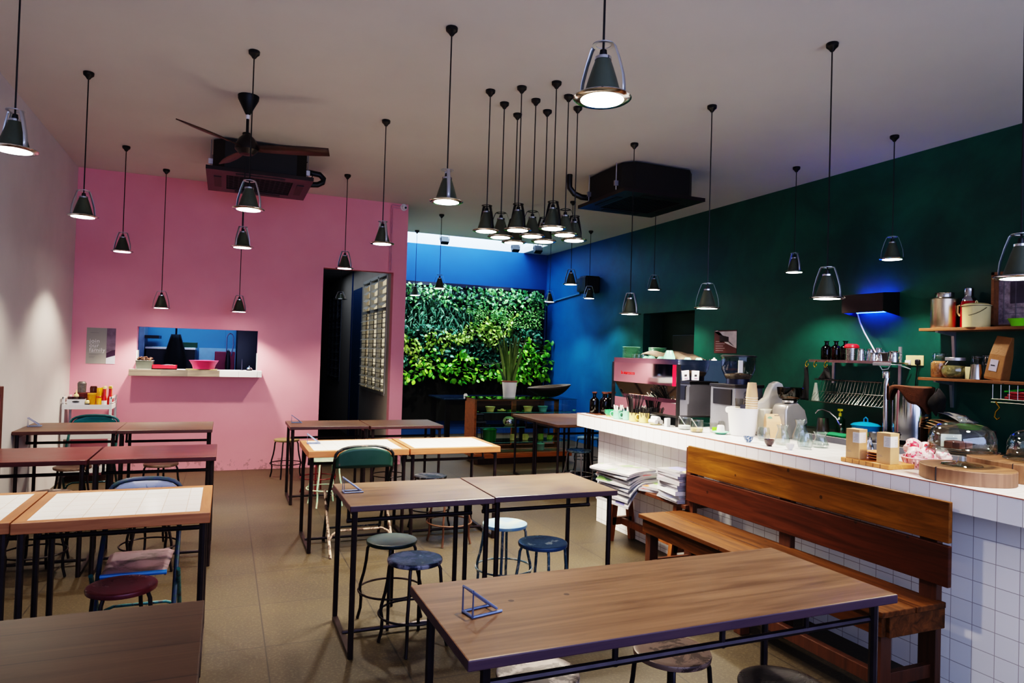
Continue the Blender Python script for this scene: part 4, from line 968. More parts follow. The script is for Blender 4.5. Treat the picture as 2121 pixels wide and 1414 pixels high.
bottle('sauce_bottle', 'dark sauce bottle with cream nozzle in the white box', 'bottle', (-1.44, 8.49, TT+.004), [(0, 0), (.03, 0), (.03, .1), (.02, .115), (0, .115)], plain('dark_sauce', (40, 18, 18), .3), [(0, .115), (.024, .115), (.022, .135), (.008, .145), (.004, .185), (0, .187)], M['cream_enamel'])
for i, x in enumerate((-1.49, -1.385)):
    solo(MB().lathe([(0, 0), (.026, 0), (.028, .11), (.024, .112), (0, .112)], 14), 'cup', plain('dark_cup', (50, 14, 22), .4), ['dark maroon cup at left inside the white box', 'dark maroon cup at right inside the white box'][i], 'cup', (x, 8.49, TT+.004), group='cups in the white box')
honey = plain('honey', (216, 150, 14), .15, 0, .15)
bottle('honey_jar', 'wide honey-coloured jar with wooden stick, middle of the trolley', 'jar', (-1.297, 8.52, TT), [(0, 0), (.034, 0), (.036, .06), (.046, .085), (.048, .135), (0, .137)], honey, [(0, .137), (.047, .137), (.047, .15), (0, .15)], plain('honey_lid', (230, 170, 40), .3))
solo(MB().tube([(0, 0, 0), (.008, 0, .19)], .004, 6), 'dipper', plain('pink_stick', (236, 190, 180), .5), 'pale stick standing behind the honey jar', 'stick', (-1.27, 8.60, TT))
bottle('soy_bottle', 'small clear bottle of dark soy sauce at trolley front', 'bottle', (-1.332, 8.452, TT), [(0, 0), (.023, 0), (.025, .03), (.02, .048), (0, .05)], plain('soy', (20, 12, 14), .15), [(.02, .048), (.022, .07), (.014, .082), (0, .083)], M['cream_enamel'])
for i, (x, y) in enumerate(((-1.232, 8.49), (-1.205, 8.57))):
    bottle('syrup_bottle', ['tall yellow syrup bottle at the trolley front', 'tall orange-yellow syrup bottle behind the front yellow one'][i], 'bottle', (x, y, TT), [(0, 0), (.024, 0), (.025, .11), (.02, .12), (.022, .13), (.024, .2), (.02, .212), (0, .214)], honey, [(.0245, .1), (.0255, .104), (.0255, .122), (.022, .126)], plain('orange_band', (190, 76, 16), .4), group='yellow syrup bottles')
ket = plain('ketchup', (170, 20, 18), .2); 
for i, (x, y) in enumerate(((-1.185, 8.50), (-1.135, 8.53), (-1.19, 8.60), (-1.14, 8.63))):
    bottle('sauce_bottle', ['ketchup bottle with white label at trolley front', 'ketchup bottle at the trolley right front', 'pale-capped sauce bottle at the back of trolley, left', 'pale-capped sauce bottle at the back of trolley, right'][i], 'bottle', (x, y, TT), [(0, 0), (.024, 0), (.025, .085), (.014, .13), (.013, .2), (0, .2)], ket if i < 2 else plain('pale_sauce', (206, 120, 90), .2), [(0, .2), (.015, .2), (.016, .225), (0, .228)], M['cream_enamel'] if i != 1 else plain('gold_cap', (200, 160, 60), .3, .5), [(.0255, .02), (.0255, .075)], M['paper'] if i % 2 == 0 else ket, group='sauce bottles on the trolley')
solo(MB().box(-.14, .14, -.1, .1, 0, .13), 'storage_box', plain('mauve_box', (150, 104, 108), .6), 'mauve box on the middle trolley shelf behind teal chair', 'box', (-1.4, 8.62, .473), bevel=.006)
# ------------------------------------------------------------------ on the counter
def flask(name, label, loc, mat, group, r=.042, h=.19, cap=None):
    t = thing(name, label, 'bottle', loc, 0, group)
    MB().lathe([(0, 0), (r*.94, 0), (r, .006), (r, h*.58), (r*.93, h*.66), (r*.6, h*.74), (r*.36, h*.79), (r*.34, h*.92), (r*.52, h*.96), (r*.52, h*.98), (0, h*.98)], 24).build('body', mat, t)
    if cap: MB().lathe([(0, h*.94), (r*.3, h*.94), (r*.56, h*.975), (r*.57, h*1.03), (0, h*1.035)], 20).build('stopper', cap, t)
    return t
stop = plain('brown_stopper', (70, 36, 26), .4)
for (x, y), lab in zip(((3.148, 5.50), (3.205, 5.40), (3.25, 5.50), (3.31, 5.50), (3.365, 5.53)), ('leftmost front', 'second, front', 'behind the front two', 'fourth, front', 'rightmost, nearest espresso machine')):
    flask('amber_bottle', f'amber stoppered bottle at the far counter end, {lab}', (x, y, CT), M['amber'], 'amber bottles on the counter', cap=stop)
t = thing('wooden_coaster', 'flat brown board under amber bottles at the far counter end', 'board', (3.25, 5.45, CT))
t.location.z = CT
MB().box(-.16, .16, -.1, .1, 0, .006).build('board', M['post_wood'], t, smooth=0)
for o in COL.objects:
    if o.name.startswith('amber_bottle') and o.type == 'EMPTY': o.location.z = CT+.006
# stacked cup
t = thing('cup_and_saucer', 'green glazed cup with yellow foot beside the amber bottles', 'cup', (3.15, 5.215, CT))
MB().lathe([(0, .012), (.035, .012), (.05, .03), (.05, .062), (.046, .063), (.044, .03), (0, .022)], 24).build('cup', M['mint_dark'], t)
MB().lathe([(0, 0), (.036, 0), (.042, .012), (0, .014)], 24).build('foot', M['yellow_enamel'], t)
mm = make_mug(M['mint'], 'pale mint mug on counter, nearest the green cup', (3.115, 5.04, CT), 2.4, 'mugs on the counter')
dup(mm, (3.15, 4.945, CT), 2.6, 'pale mint mug second in the counter row, beside yellow mugs')
my = dup(mm, (3.135, 4.82, CT), -.6, 'pale yellow mug third in the counter row, holding straws', mats={'cup': M['yellow_enamel'], 'handle': M['yellow_enamel']})
my = dup(mm, (3.17, 4.72, CT), 2.7, 'pale yellow mug last in the counter row, before straw bundle', mats={'cup': M['yellow_enamel'], 'handle': M['yellow_enamel']}, scale=1.1)
sm_ = MB().tube([(0, 0, 0), (0, 0, 1)], .003, 6)
straw0 = None
def bunch(name, label, cat, c, n, h, r0, spread, mat, group, rad=1., seed=1):
    """loose sticks standing in a mug, every one its own thing"""
    rr = random.Random(seed); first = None
    for i in range(n):
        a = rr.uniform(0, 2*PI); q = math.sqrt(rr.random())
        p = Vector((c[0]+q*r0*math.cos(a), c[1]+q*r0*math.sin(a), CT+.012)); e = Vector((c[0]+q*spread*math.cos(a), c[1]+q*spread*math.sin(a), CT+h*rr.uniform(.92, 1.04)))
        d = e-p; rot = d.to_track_quat('Z', 'Y').to_euler()
        if first is None:
            first = solo(MB().tube([(0, 0, 0), (0, 0, 1)], .003*rad, 6), name, mat, label, cat, p, rot=rot, group=group); first.scale = (1, 1, d.length); o = first
        else:
            o = first.copy(); COL.objects.link(o); o.location = p; o.rotation_euler = rot; o.scale = (1, 1, d.length)
bunch('drinking_straw', 'black straw in tall spreading bundle in the first yellow mug', 'straw', (3.135, 4.82), 46, .215, .026, .085, M['black_plastic'], 'tall black straws in the first yellow mug', 1, 3)
bunch('drinking_straw', 'short black straw in the bundle in the second yellow mug', 'straw', (3.17, 4.72), 44, .125, .03, .068, M['black_plastic'], 'short black straws in the second yellow mug', 1, 4)
bunch('sugar_stick', 'white paper sachet standing in the first mint mug', 'sachet', (3.115, 5.04), 12, .115, .024, .05, M['paper'], 'white sachets in the first mint mug', 1.3, 5)
bunch('sugar_stick', 'white paper sachet standing in the second mint mug', 'sachet', (3.15, 4.945), 8, .11, .02, .04, M['paper'], 'white sachets in the second mint mug', 1.3, 6)
t = thing('napkin_dish', 'rolled white napkins lying on small cream dish on counter', 'napkins', (3.174, 4.565, CT))
MB().lathe([(0, 0), (.035, 0), (.052, .008), (.05, .01), (0, .005)], 24).build('dish', M['cream_enamel'], t)
for x, z in ((-.022, .026), (.022, .026), (0, .05)):
    MB().tube([(x, -.045, z), (x, .045, z)], .018, 12).build('napkin_roll', M['paper'], t)
solo(MB().box(-.022, .022, -.014, .014, 0, .066), 'packet', M['white_ceramic'], 'small white upright packet between napkins and sugar jar', 'packet', (3.185, 4.425, CT), .3, bevel=.002)
def sugar_jar(label, loc, fill):
    t = thing('glass_jar', label, 'jar', loc, 0, 'lidded sugar jars')
    MB().shell([(.0, .001), (.042, .001), (.046, .006), (.046, .08), (.043, .084)], 28).build('glass_body', M['glass_thick'], t)
    MB().lathe([(0, .005), (.041, .006), (.0435, .012), (.0435, .03), (0, .034)], 24).build('contents', fill, t)
    MB().lathe([(.044, .083), (.047, .086), (.046, .092), (.02, .094), (0, .094)], 28).build('lid', M['glass_thick'], t)
    MB().tube([(.01, 0, .03), (-.04, .01, .098)], .003, 6).build('spoon', M['white_plastic'], t)
sugar_jar('glass jar of white sugar with spoon on the counter', (3.203, 4.235, CT), M['paper'])
sugar_jar('glass jar of brown sugar on the counter, right of white sugar', (3.18, 4.06, CT), plain('brown_sugar', (206, 170, 120), .8, var=.2, scale=60))
t = thing('plastic_tub', 'clear plastic tub with bright green label on the counter', 'tub', (3.31, 4.03, CT))
MB().shell([(0, .001), (.026, .001), (.035, .068), (.037, .07)], 20, (0, 0, 0)).build('tub', M['plastic_clear'], t)
MB().sheet(lambda u, v: (.033*math.cos(-2.6+1.5*u), .033*math.sin(-2.6+1.5*u), .012+.03*v), 8, 1).build('label', M['lime'], t)
t = thing('saucer', 'mint saucer lying on counter before the white bucket', 'saucer', (3.29, 3.93, CT))
MB().lathe([(0, 0), (.03, 0), (.05, .012), (.06, .016), (.058, .019), (.03, .008), (0, .006)], 28).build('plate', M['mint'], t)
solo(MB().lathe([(0, 0), (.03, 0), (.03, .004), (.024, .05), (.02, .055), (0, .055)], 20), 'espresso_cup', M['white_ceramic'], 'white espresso cup upside down on the mint saucer', 'cup', (3.29, 3.93, CT+.009))
solo(MB().lathe([(0, 0), (.027, 0), (.024, .06), (.02, .075), (0, .076)], 20), 'glass_cup', M['plastic_clear'], 'clear cup upside down behind the mint saucer', 'cup', (3.42, 4.08, CT))
t = thing('bucket', 'white tapered bucket standing on the middle of counter', 'bucket', (3.405, 3.84, CT))
MB().lathe([(0, .002), (.082, 0), (.086, .004), (.104, .19), (.108, .193), (.107, .196), (.101, .194), (.083, .01), (0, .009)], 40).build('body', M['white_plastic'], t)
MB().lathe([(0, .18), (.1, .18), (.1, .184), (0, .184)], 40).build('inner_lid', M['white_plastic'], t)
kb = thing('kraft_bag', 'kraft coffee bag with black clip beside the white bucket', 'bag', (3.54, 3.68, CT), -.45)
f = MB()
def kbag(wid, dep, h):
    vs = []
    for z, s_ in ((0, 1), (h*.7, 1), (h*.9, .6), (h, .15)):
        for x, y in ((-1, -1), (1, -1), (1, 1), (-1, 1)): vs.append((x*wid/2, y*dep/2*s_, z))
    fs = [(3, 2, 1, 0), (12, 13, 14, 15)]
    for k in range(3):
        for i in range(4): fs.append((4*k+i, 4*k+(i+1) % 4, 4*k+4+(i+1) % 4, 4*k+4+i))
    return MB().add(vs, fs)
kbag(.12, .06, .165).build('bag', plain('kraft_peach', (212, 170, 130), .7, var=.05), kb, smooth=0)
MB().box(-.004, .04, -.014, -.006, .14, .158).build('clip', M['black_plastic'], kb, bevel=.003)
MB().lathe([(0, 0), (.018, .001), (0, .002)], 16, M=Matrix.Translation((-.035, -.022, .132)) @ Matrix.Rotation(PI/2, 4, 'X')).build('round_sticker', plain('green_sticker', (110, 150, 120), .6), kb)
# paper cups, a nested stack
cup_m = plain('kraft_cup', (196, 160, 124), .7, var=.04)
rimm = plain('cup_rim', (232, 222, 208), .6)
def pcup(label, z, loc):
    t = thing('paper_cup', label, 'paper cup', (loc[0], loc[1], z), 0, 'stacked paper cups')
    MB().lathe([(.041, 0), (.0385, .03), (.029, .108), (.0, .108), (0, .105), (.027, .105), (.037, .03), (.0395, 0), (.041, 0)], 28).build('cup', cup_m, t)
    MB().ring(.0408, .0012, .0022, 28).build('rim', rimm, t)
    return t
order = ('lowest', 'second from bottom', 'third from bottom', 'fourth from bottom', 'fifth from bottom', 'topmost')
b0 = None
for i in range(6):
    z = CT+.185+.0165*i; lab = f'brown paper cup upside down in the stack above bucket, {order[i]}'
    if b0 is None: b0 = pcup(lab, z, (3.462, 3.815))
    else: dup(b0, (3.462, 3.815, z), label=lab)
t = thing('glass_holder', 'clear tumbler with dark card label on bucket top', 'tumbler', (3.385, 3.85, CT+.185))
MB().shell([(0, .001), (.028, .001), (.032, .075)], 20).build('tumbler', M['plastic_clear'], t)
MB().box(-.025, .02, -.036, -.033, .0, .035).build('card', plain('navy_card', (24, 26, 44), .6), t, smooth=0)
# glassware
def vessel(name, label, cat, loc, prof, group=None, mat=None, n=28, s=1):
    return solo(MB().shell([(r*s, z*s) for r, z in prof], n), name, mat or M['glass_thick'], label, cat, loc, group=group)
tum = [(0, .002), (.026, .001), (.036, .01), (.041, .035), (.038, .07), (.033, .09), (.0315, .09), (.036, .07), (.039, .035), (.033, .012), (0, .008)]
vessel('tumbler', 'rounded clear tumbler before the kraft coffee bag', 'glass', (3.335, 3.555, CT), tum, 'tumblers on the counter')
car = [(0, .002), (.03, .001), (.045, .008), (.047, .03), (.034, .075), (.027, .095), (.032, .122), (.037, .128), (.033, .12), (.025, .095), (.032, .075), (.044, .03), (.04, .012), (0, .008)]
vessel('carafe', 'glass carafe with flared lip, right of dark brown teacup', 'carafe', (3.295, 3.35, CT), car, 'glass carafes on the counter')
vessel('carafe', 'large glass carafe behind, right of the small grinder', 'carafe', (3.60, 3.50, CT), car, 'glass carafes on the counter', s=1.12)
vessel('tumbler', 'tall rounded tumbler behind the white teacup', 'glass', (3.29, 3.16, CT), tum, 'tumblers on the counter', s=1.1)
vessel('server', 'hourglass coffee server at right end of glassware group', 'carafe', (3.46, 3.20, CT), [(0, .002), (.04, .001), (.05, .02), (.032, .06), (.034, .085), (.045, .1), (.042, .1), (.03, .075), (.03, .06), (.046, .02), (0, .01)], 'glass carafes on the counter')
vessel('tumbler', 'small clear tumbler between carafe and hourglass server', 'glass', (3.40, 3.27, CT), tum, 'tumblers on the counter', s=.7)
tc = [(0, 0), (.015, 0), (.017, .005), (.028, .02), (.032, .038), (.03, .038), (.026, .022), (0, .008)]
t = NT('blue_white_glaze'); v = t.coords(); vo = t.new('ShaderNodeTexVoronoi'); vo.inputs['Scale'].default_value = 90; t.link(v, vo.inputs[0])
t.link(t.ramp(vo.outputs['Distance'], [(.35, rgba((200, 214, 220))), (.5, rgba((40, 70, 110)))]), t.b.inputs['Base Color']); t.b.inputs['Roughness'].default_value = .15
solo(MB().lathe(tc, 24), 'teacup', t.m, 'small blue and white patterned teacup near counter edge', 'teacup', (3.16, 3.505, CT), group='teacups on the counter')
solo(MB().lathe([(r*1.02, z*1.12) for r, z in tc], 24), 'teacup', plain('brown_glaze', (46, 20, 26), .12), 'small dark brown teacup near counter edge', 'teacup', (3.16, 3.32, CT), group='teacups on the counter')
solo(MB().lathe([(r*.8, z) for r, z in tc], 24), 'teacup', M['white_ceramic'], 'small plain white teacup near counter edge', 'teacup', (3.16, 3.15, CT), group='teacups on the counter')
# espresso machine
EX0, EX1, EY0, EY1 = 3.22, 3.80, 4.35, 5.31
e = thing('espresso_machine', 'large polished steel espresso machine on the counter', 'espresso machine', (0, 0, 0))
for y in (EY0+.02, EY1-.06):
    for x in (EX0+.02, EX1-.06): MB().cyl((x+.02, y+.02, CT), (x+.02, y+.02, 1.07), .022, .018, 14).build('foot', M['black_plastic'], e)
MB().box(EX0+.008, EX1-.02, EY0+.02, EY1-.015, 1.055, 1.15).build('base', M['mirror'], e, smooth=0)
MB().box(EX0+.0, EX1-.0, EY0+.006, EY1, 1.285, 1.452).build('hood', M['mirror'], e, smooth=0)
f = MB(); f.add([(EX0+.006, EY0+.02, 1.285), (EX0+.006, EY1-.03, 1.285), (EX0+.05, EY1-.10, 1.15), (EX0+.05, EY0+.02, 1.15), (EX0+.3, EY0+.02, 1.285), (EX0+.3, EY1-.03, 1.285), (EX0+.3, EY1-.1, 1.15), (EX0+.3, EY0+.02, 1.15)],
    [(0, 1, 2, 3), (7, 6, 5, 4), (0, 4, 5, 1), (1, 5, 6, 2), (2, 6, 7, 3), (3, 7, 4, 0)])
f.build('back_panel', M['mirror'], e, smooth=0)
MB().box(EX0+.03, EX1-.1, EY0+.012, EY0+.02, 1.15, 1.285).build('side_panel', M['mirror'], e, smooth=0)
for y in (EY0-.002, EY1-.012):
    MB().box(EX0-.006, EX0+.022, y, y+.014, 1.05, 1.455).build('corner_post', M['black_plastic'], e, smooth=0)
MB().box(EX0-.003, EX1, EY0, EY1, 1.046, 1.058).build('base_trim', M['black_plastic'], e, smooth=0)
f = MB(); f.box(EX0+.0, EX1, EY0, EY1, 1.452, 1.458)
for z in (1.47, 1.488):
    f.tube([(EX0+.01, EY0+.01, z), (EX0+.01, EY1-.01, z), (EX1-.01, EY1-.01, z), (EX1-.01, EY0+.01, z)], .004, 8, closed=True)
f.box(EX0+.005, EX0+.009, EY0+.01, EY1-.01, 1.455, 1.495); f.box(EX0+.01, EX1-.01, EY0+.005, EY0+.009, 1.455, 1.495)
f.build('cup_rail', M['chrome'], e)
text('la marzocco', .044, plain('red_lettering', (220, 20, 20), .4), e, 'lettering', face_m((EX0-.0015, EY1-.14, 1.352), (0, -1, 0), (0, 0, 1)), spacing=1.0)
MB().box(EX0-.0015, EX0-.0005, EY0+.024, EY0+.07, 1.285, 1.45).build('red_stripe', plain('machine_red', (214, 20, 50), .3), e, smooth=0)
for gx in (3.88,): pass
for y in (4.55, 4.83, 5.11):
    g = MB().cyl((EX1+.02, y, 1.29), (EX1+.02, y, 1.23), .035, .035, 18).tube([(EX1+.05, y, 1.235), (EX1+.19, y, 1.21)], .012, 10)
    g.build('brew_group', M['chrome'], e)
for i, (x, rr) in enumerate(((3.265, .0), (3.355, .12))):
    t = MB().box(-.034, .034, -.002, .002, 0, .075).build('sticker', M['white_plastic'], e, smooth=0, bevel=.008)
    t.location = (x+.03, EY0+.003, 1.335); t.rotation_euler = (0, -.1+rr, 0)
    MB().box(-.012, .012, -.0032, -.0026, .03, .045).build('sticker_print', M['ink'], t, smooth=0)
    MB().box(-.012, .02, -.0032, -.0026, .012, .018).build('sticker_line', plain('sticker_mauve', (150, 100, 130), .6), t, smooth=0)
TOPZ = 1.458
# saucers stacked on the machine
sp_m = MB().lathe([(0, 0), (.042, 0), (.048, .003), (.076, .011), (.079, .0135), (.077, .0145), (.046, .0065), (0, .0045)], 32)
s0 = None; ordn = ('first', 'second', 'third', 'fourth', 'fifth', 'sixth', 'seventh', 'eighth', 'ninth', 'tenth', 'eleventh')
for st, (x, y, n, nm) in enumerate(((3.34, 5.20, 11, 'left'), (3.56, 5.12, 11, 'right'))):
    for i in range(n):
        lab = f'green-rimmed saucer in {nm} stack on espresso machine, {ordn[i]} from bottom'
        if s0 is None:
            s0 = thing('saucer', lab, 'saucer', (x, y, TOPZ), 0, 'saucers stacked on the espresso machine')
            sp_m.build('plate', M['mint_dark'], s0); MB().ring(.0785, .0136, .0016, 32, m=5).build('rim', plain('saucer_rim', (130, 196, 156), .2), s0)
        else: dup(s0, (x, y, TOPZ+.0118*i), label=lab)
cupp = [(0, 0), (.0, 0), (.041, 0), (.042, .004), (.036, .03), (.024, .05), (.02, .056), (.017, .056), (.017, .052), (0, .052)]
c0 = None
for i, (x, y, s_, lab) in enumerate(((3.30, 4.90, 1, 'mint cup upside down on machine, leftmost below the towel'), (3.29, 4.81, 1.02, 'mint cup upside down on machine, second below the towel'), (3.31, 4.71, 1, 'mint cup upside down on machine, third below the towel'), (3.30, 4.58, 1.75, 'tallest mint cup upside down on the machine corner'), (3.38, 4.45, .95, 'small mint cup upside down at machine near edge, left one'), (3.49, 4.45, .95, 'small mint cup upside down at machine near edge, right one'), (3.40, 4.74, 1, 'mint cup upside down on machine behind the front row'))):
    if c0 is None: c0 = solo(MB().lathe(cupp, 24), 'cup', M['mint'], lab, 'cup', (x, y, TOPZ), group='mint cups on the espresso machine')
    else: dup(c0, (x, y, TOPZ), label=lab, scale=s_ if s_ < 1.5 else (1.25, 1.25, 1.9))
for i in range(3):
    vessel('shot_glass', f'clear glass upside down on machine beside saucers, {("left", "middle", "right")[i]}', 'glass', (3.30, 5.09-.065*i, TOPZ), [(.028, 0), (.026, .03), (.022, .07), (0, .072)], 'glasses on the espresso machine')
def towel(u, v):
    y = 4.52+.56*u; x = 3.36+.3*v
    return (x, y, TOPZ+.082+.012*math.sin(u*9+v*3)+.01*math.sin(v*11)-.03*max(0, u-.0)*0-.055*max(0, .22-u)/.22-.02*max(0, .2-v)/.2)
solo(MB().sheet(towel, 28, 14), 'towel', M['grey_cloth'], 'taupe towel draped over cups on the espresso machine', 'towel', (0, 0, 0), solid=.006)
solo(MB().lathe([(0, 0), (.026, .0), (.03, .02), (.02, .045), (0, .05)], 18).lathe([(0, .05), (.012, .052), (0, .06)], 10), 'tamper', M['white_ceramic'], 'white round knobbed object on machine beside grinder', 'tamper', (3.60, 4.40, TOPZ))
o = MB()
rr = random.Random(4)
for i in range(9): o.tube([(3.5+.012*i, 4.44, TOPZ+.004), (3.5+.012*i+rr.uniform(-.02, .02), 4.44, TOPZ+.045)], .003, 5)
solo(o, 'whisks', M['black_metal'], 'dark wire utensils lying on the machine near the grinder', 'utensils', (0, 0, 0))
# big grinder
t = thing('coffee_grinder', 'tall grey coffee grinder with clear hopper beside espresso machine', 'coffee grinder', (3.575, 4.09, CT))
gm = plain('grinder_grey', (112, 114, 122), .4, .2, .06)
MB().prism([(-.14, -.13), (.0, -.15), (.13, -.12), (.13, .14), (-.14, .14)], .0, .33).build('body', gm, t, smooth=0, bevel=.006)
MB().prism([(-.148, -.138), (.0, -.158), (.138, -.128), (.138, .146), (-.148, .146)], .33, .352).build('top_plate', M['black_plastic'], t, smooth=0, bevel=.003)
MB().box(-.149, -.138, -.1, .1, .2, .315).build('display', M['black_plastic'], t, smooth=0)
f = MB()
for i in range(10): f.bar((-.07+.006*(i % 2), -.1455, .19+.012*i), (-.035, -.1495, .196+.012*i), .002, .004)
f.build('vent_slots', M['ink'], t, smooth=0)
MB().cyl((0, 0, .352), (0, 0, .395), .085, .085, 28).build('hopper_collar', plain('navy_plastic', (18, 22, 44), .3), t)
MB().shell([(.088, .39), (.10, .41), (.122, .46), (.124, .555)], 36).build('hopper', glass('grey_clear_plastic', (205, 206, 212), .9, 1.5), t)
MB().lathe([(0, .392), (.086, .392), (.098, .41), (.1, .425), (0, .44)], 28).build('beans', plain('coffee_grounds', (120, 104, 80), .8, var=.3, scale=50), t)
MB().lathe([(0, .572), (.115, .57), (.13, .566), (.13, .556), (0, .555)], 36).build('hopper_lid', M['black_plastic'], t)
MB().box(-.11, -.07, -.128, -.124, .44, .53).build('hopper_label', M['paper'], t, smooth=0)
MB().lathe([(0, 0), (.022, 0), (.022, .003), (0, .004)], 20, M=Matrix.Translation((-.142, -.06, .165)) @ Matrix.Rotation(-PI/2, 4, 'Y')).build('badge', M['white_plastic'], t)
# small grinder
t = thing('coffee_grinder', 'small grey home coffee grinder with smoked hopper behind kraft bag', 'coffee grinder', (3.66, 3.66, CT))
f = MB()
def sg(u, v):
    z = .245*v; y = -.11*0; return (0, 0, 0)
prof = [(-.095, 0), (-.1, .2), (-.08, .235), (.02, .245), (.08, .2), (.105, .13), (.11, .10), (.06, .09), (.05, 0)]
f.prism([(x, z) for x, z in prof], -.065, .065, Matrix.Rotation(PI/2, 4, 'X'))
f.build('body', plain('grinder_silver', (150, 147, 144), .28, .6, .06), t, smooth=40, bevel=.012)
MB().box(.045, .1, -.06, .06, 0, .1).build('dosing_cup', M['black_plastic'], t, bevel=.006)
MB().lathe([(.0, .245), (.05, .246), (.055, .262), (.045, .268), (0, .268)], 24).build('hopper_collar', M['chrome'], t)
MB().shell([(.05, .266), (.07, .275), (.083, .31), (.087, .35), (.085, .352)], 32).build('hopper', M['smoke_glass'], t)
MB().lathe([(0, .268), (.05, .27), (.064, .28), (0, .292)], 24).build('beans', plain('coffee_beans', (110, 80, 44), .5, var=.4, scale=60), t)
t = thing('kitchen_scale', 'cream kitchen machine with tall rounded back plate behind paper cups', 'scale', (3.70, 3.86, CT))
cream = plain('cream_plastic', (214, 208, 194), .35, var=.03)
pl = [(-.20, 0), (-.20, .235), (-.12, .24), (-.075, .27), (-.05, .33), (-.02, .37), (.02, .385), (.06, .37), (.08, .33), (.085, .2), (.085, 0)]
MB().prism(pl, -.03, .03, Matrix.Rotation(PI/2, 4, 'X')).build('housing', cream, t, smooth=30, bevel=.01)
MB().box(-.17, .05, -.1, -.03, 0, .19).build('front_bin', plain('cream_bin', (196, 192, 176), .35), t, bevel=.008)
# kraft boxes and board
bd = thing('serving_board', 'square light wood board carrying kraft boxes on the counter', 'board', (0, 0, 0))
MB().box(3.105, 3.31, 2.44, 2.735, CT, .994).build('board', M['board_light'], bd, smooth=0, bevel=.004)
f = MB()
for i in range(6): f.box(3.1035, 3.1055, 2.49+.042*i, 2.491+.042*i, CT+.001, .993)
f.build('joint', M['ink'], bd, smooth=0)
BW, BD, BH = .078, .068, .158
def kbox(label, loc, rz):
    t = thing('kraft_box', label, 'box', loc, rz, 'kraft paper boxes')
    MB().box(0, BD, 0, BW, 0, BH).build('box', M['kraft'], t, smooth=0, bevel=.0015)
    f = MB(); f.box(-.0006, 0, -.0006, BW*.48, BH*.55, BH*.9); f.box(-.0006, BD*.8, -.0006, 0, BH*.55, BH*.9)
    f.build('label', M['paper'], t, smooth=0)
    f = MB()
    for i in range(7): f.box(-.0012, -.0006, .006, BW*.40-(i % 3)*.004, BH*(.6+.04*i), BH*(.606+.04*i))
    for i in range(4): f.box(BD*.5, BD*.72, -.0012, -.0006, BH*(.6+.06*i), BH*(.606+.06*i))
    f.box(-.0008, -.0002, BW*.62, BW*.93, BH*.26, BH*.267); f.box(-.0008, -.0002, BW*.56, BW*.93, BH*.22, BH*.227); f.box(-.0008, -.0002, BW*.9, BW*.94, BH*.32, BH*.33)
    f.build('print', M['grey_ink'], t, smooth=0)
    return t
k0 = kbox('kraft box with white label, left one on the serving board', (3.122, 2.632, .994), .1)
dup(k0, (3.128, 2.452, .994), .04, 'kraft box with white label, right one on the serving board')
t = thing('wooden_dish', 'stacked round wooden dishes between the two kraft boxes', 'dish', (3.245, 2.60, .994))
for i in range(3): MB().lathe([(0, 0), (.045, 0), (.07, .012), (.068, .015), (0, .006)], 28, (.004*i, .003*i, .0135*i)).build('dish', M['board_light'], t)
t = thing('foil_bag', 'small crumpled silver bag between the kraft boxes', 'bag', (3.44, 2.83, CT))
MB().sheet(lambda u, v: ((.03*(1-v*.75)+.004*math.sin(u*31+v*9))*math.cos(2*PI*u), (.024*(1-v*.7)+.004*math.sin(u*27-v*7))*math.sin(2*PI*u), .11*v), 28, 8).build('bag', M['steel'], t, smooth=20)
# pink gift basket
t = thing('gift_basket', 'pink lattice basket with red and white wrapped sweets on counter', 'basket', (3.42, 2.47, CT), .1)
f = MB()
for i in range(36):
    a = 2*PI*i/36; f.tube([(.13*math.cos(a), .085*math.sin(a), 0), (.145*math.cos(a+.12), .1*math.sin(a+.12), .05)], .0028, 5); f.tube([(.13*math.cos(a), .085*math.sin(a), 0), (.145*math.cos(a-.12), .1*math.sin(a-.12), .05)], .0028, 5)
for z, k in ((0, 0), (.05, 1)): f.tube([((.13+.015*k)*math.cos(2*PI*i/40), (.085+.015*k)*math.sin(2*PI*i/40), z+.003) for i in range(40)], .005, 6, closed=True)
f.build('lattice', plain('pale_pink_plastic', (244, 190, 198), .35), t)
MB().lathe([(0, .003), (.125, .003), (0, .004)], 28, sy=.65).build('base', M['pink_plastic'], t)
pinkred = worn('wrapper_red_white', (214, 40, 80), (240, 214, 214), .35, 0, .44, .5, 26); whitered = worn('wrapper_white', (240, 236, 232), (226, 60, 100), .35, 0, .58, .63, 18)
rr = random.Random(9)
for i, (x, y, z, s_, m_) in enumerate(((-.09, .0, .05, .05, pinkred), (-.04, .045, .085, .052, pinkred), (-.05, -.04, .06, .045, pinkred), (.03, .02, .05, .05, whitered), (.085, -.02, .045, .05, whitered), (.06, .05, .07, .045, whitered))):
    bm_ = MB().sheet(lambda u, v: ((1+.22*math.sin(u*25+v*13+i))*s_*math.sin(PI*v)*math.cos(2*PI*u)*.9, (1+.2*math.sin(u*19-v*17))*s_*math.sin(PI*v)*math.sin(2*PI*u)*.8, s_*1.05*-math.cos(PI*v)), 22, 14)
    o = solo(bm_, 'wrapped_sweet', m_, ['red and white wrapped sweet at left in the pink basket', 'red and white wrapped sweet topmost in the pink basket', 'red wrapped sweet low at the front left of basket', 'white wrapped sweet with red ribbon in basket middle', 'white wrapped sweet at the right front of pink basket', 'white wrapped sweet at the right back of pink basket'][i], 'sweet', (3.42+x, 2.47+y, CT+z+.008), rr.uniform(0, 3), group='wrapped sweets in the pink basket', smooth=25)
t = thing('candy', 'dark chocolate treat topped with bright red cap in basket', 'sweet', (3.39, 2.43, CT+.075))
MB().lathe([(0, 0), (.024, .003), (.028, .02), (0, .022)], 20).build('chocolate', plain('chocolate', (70, 30, 20), .4), t)
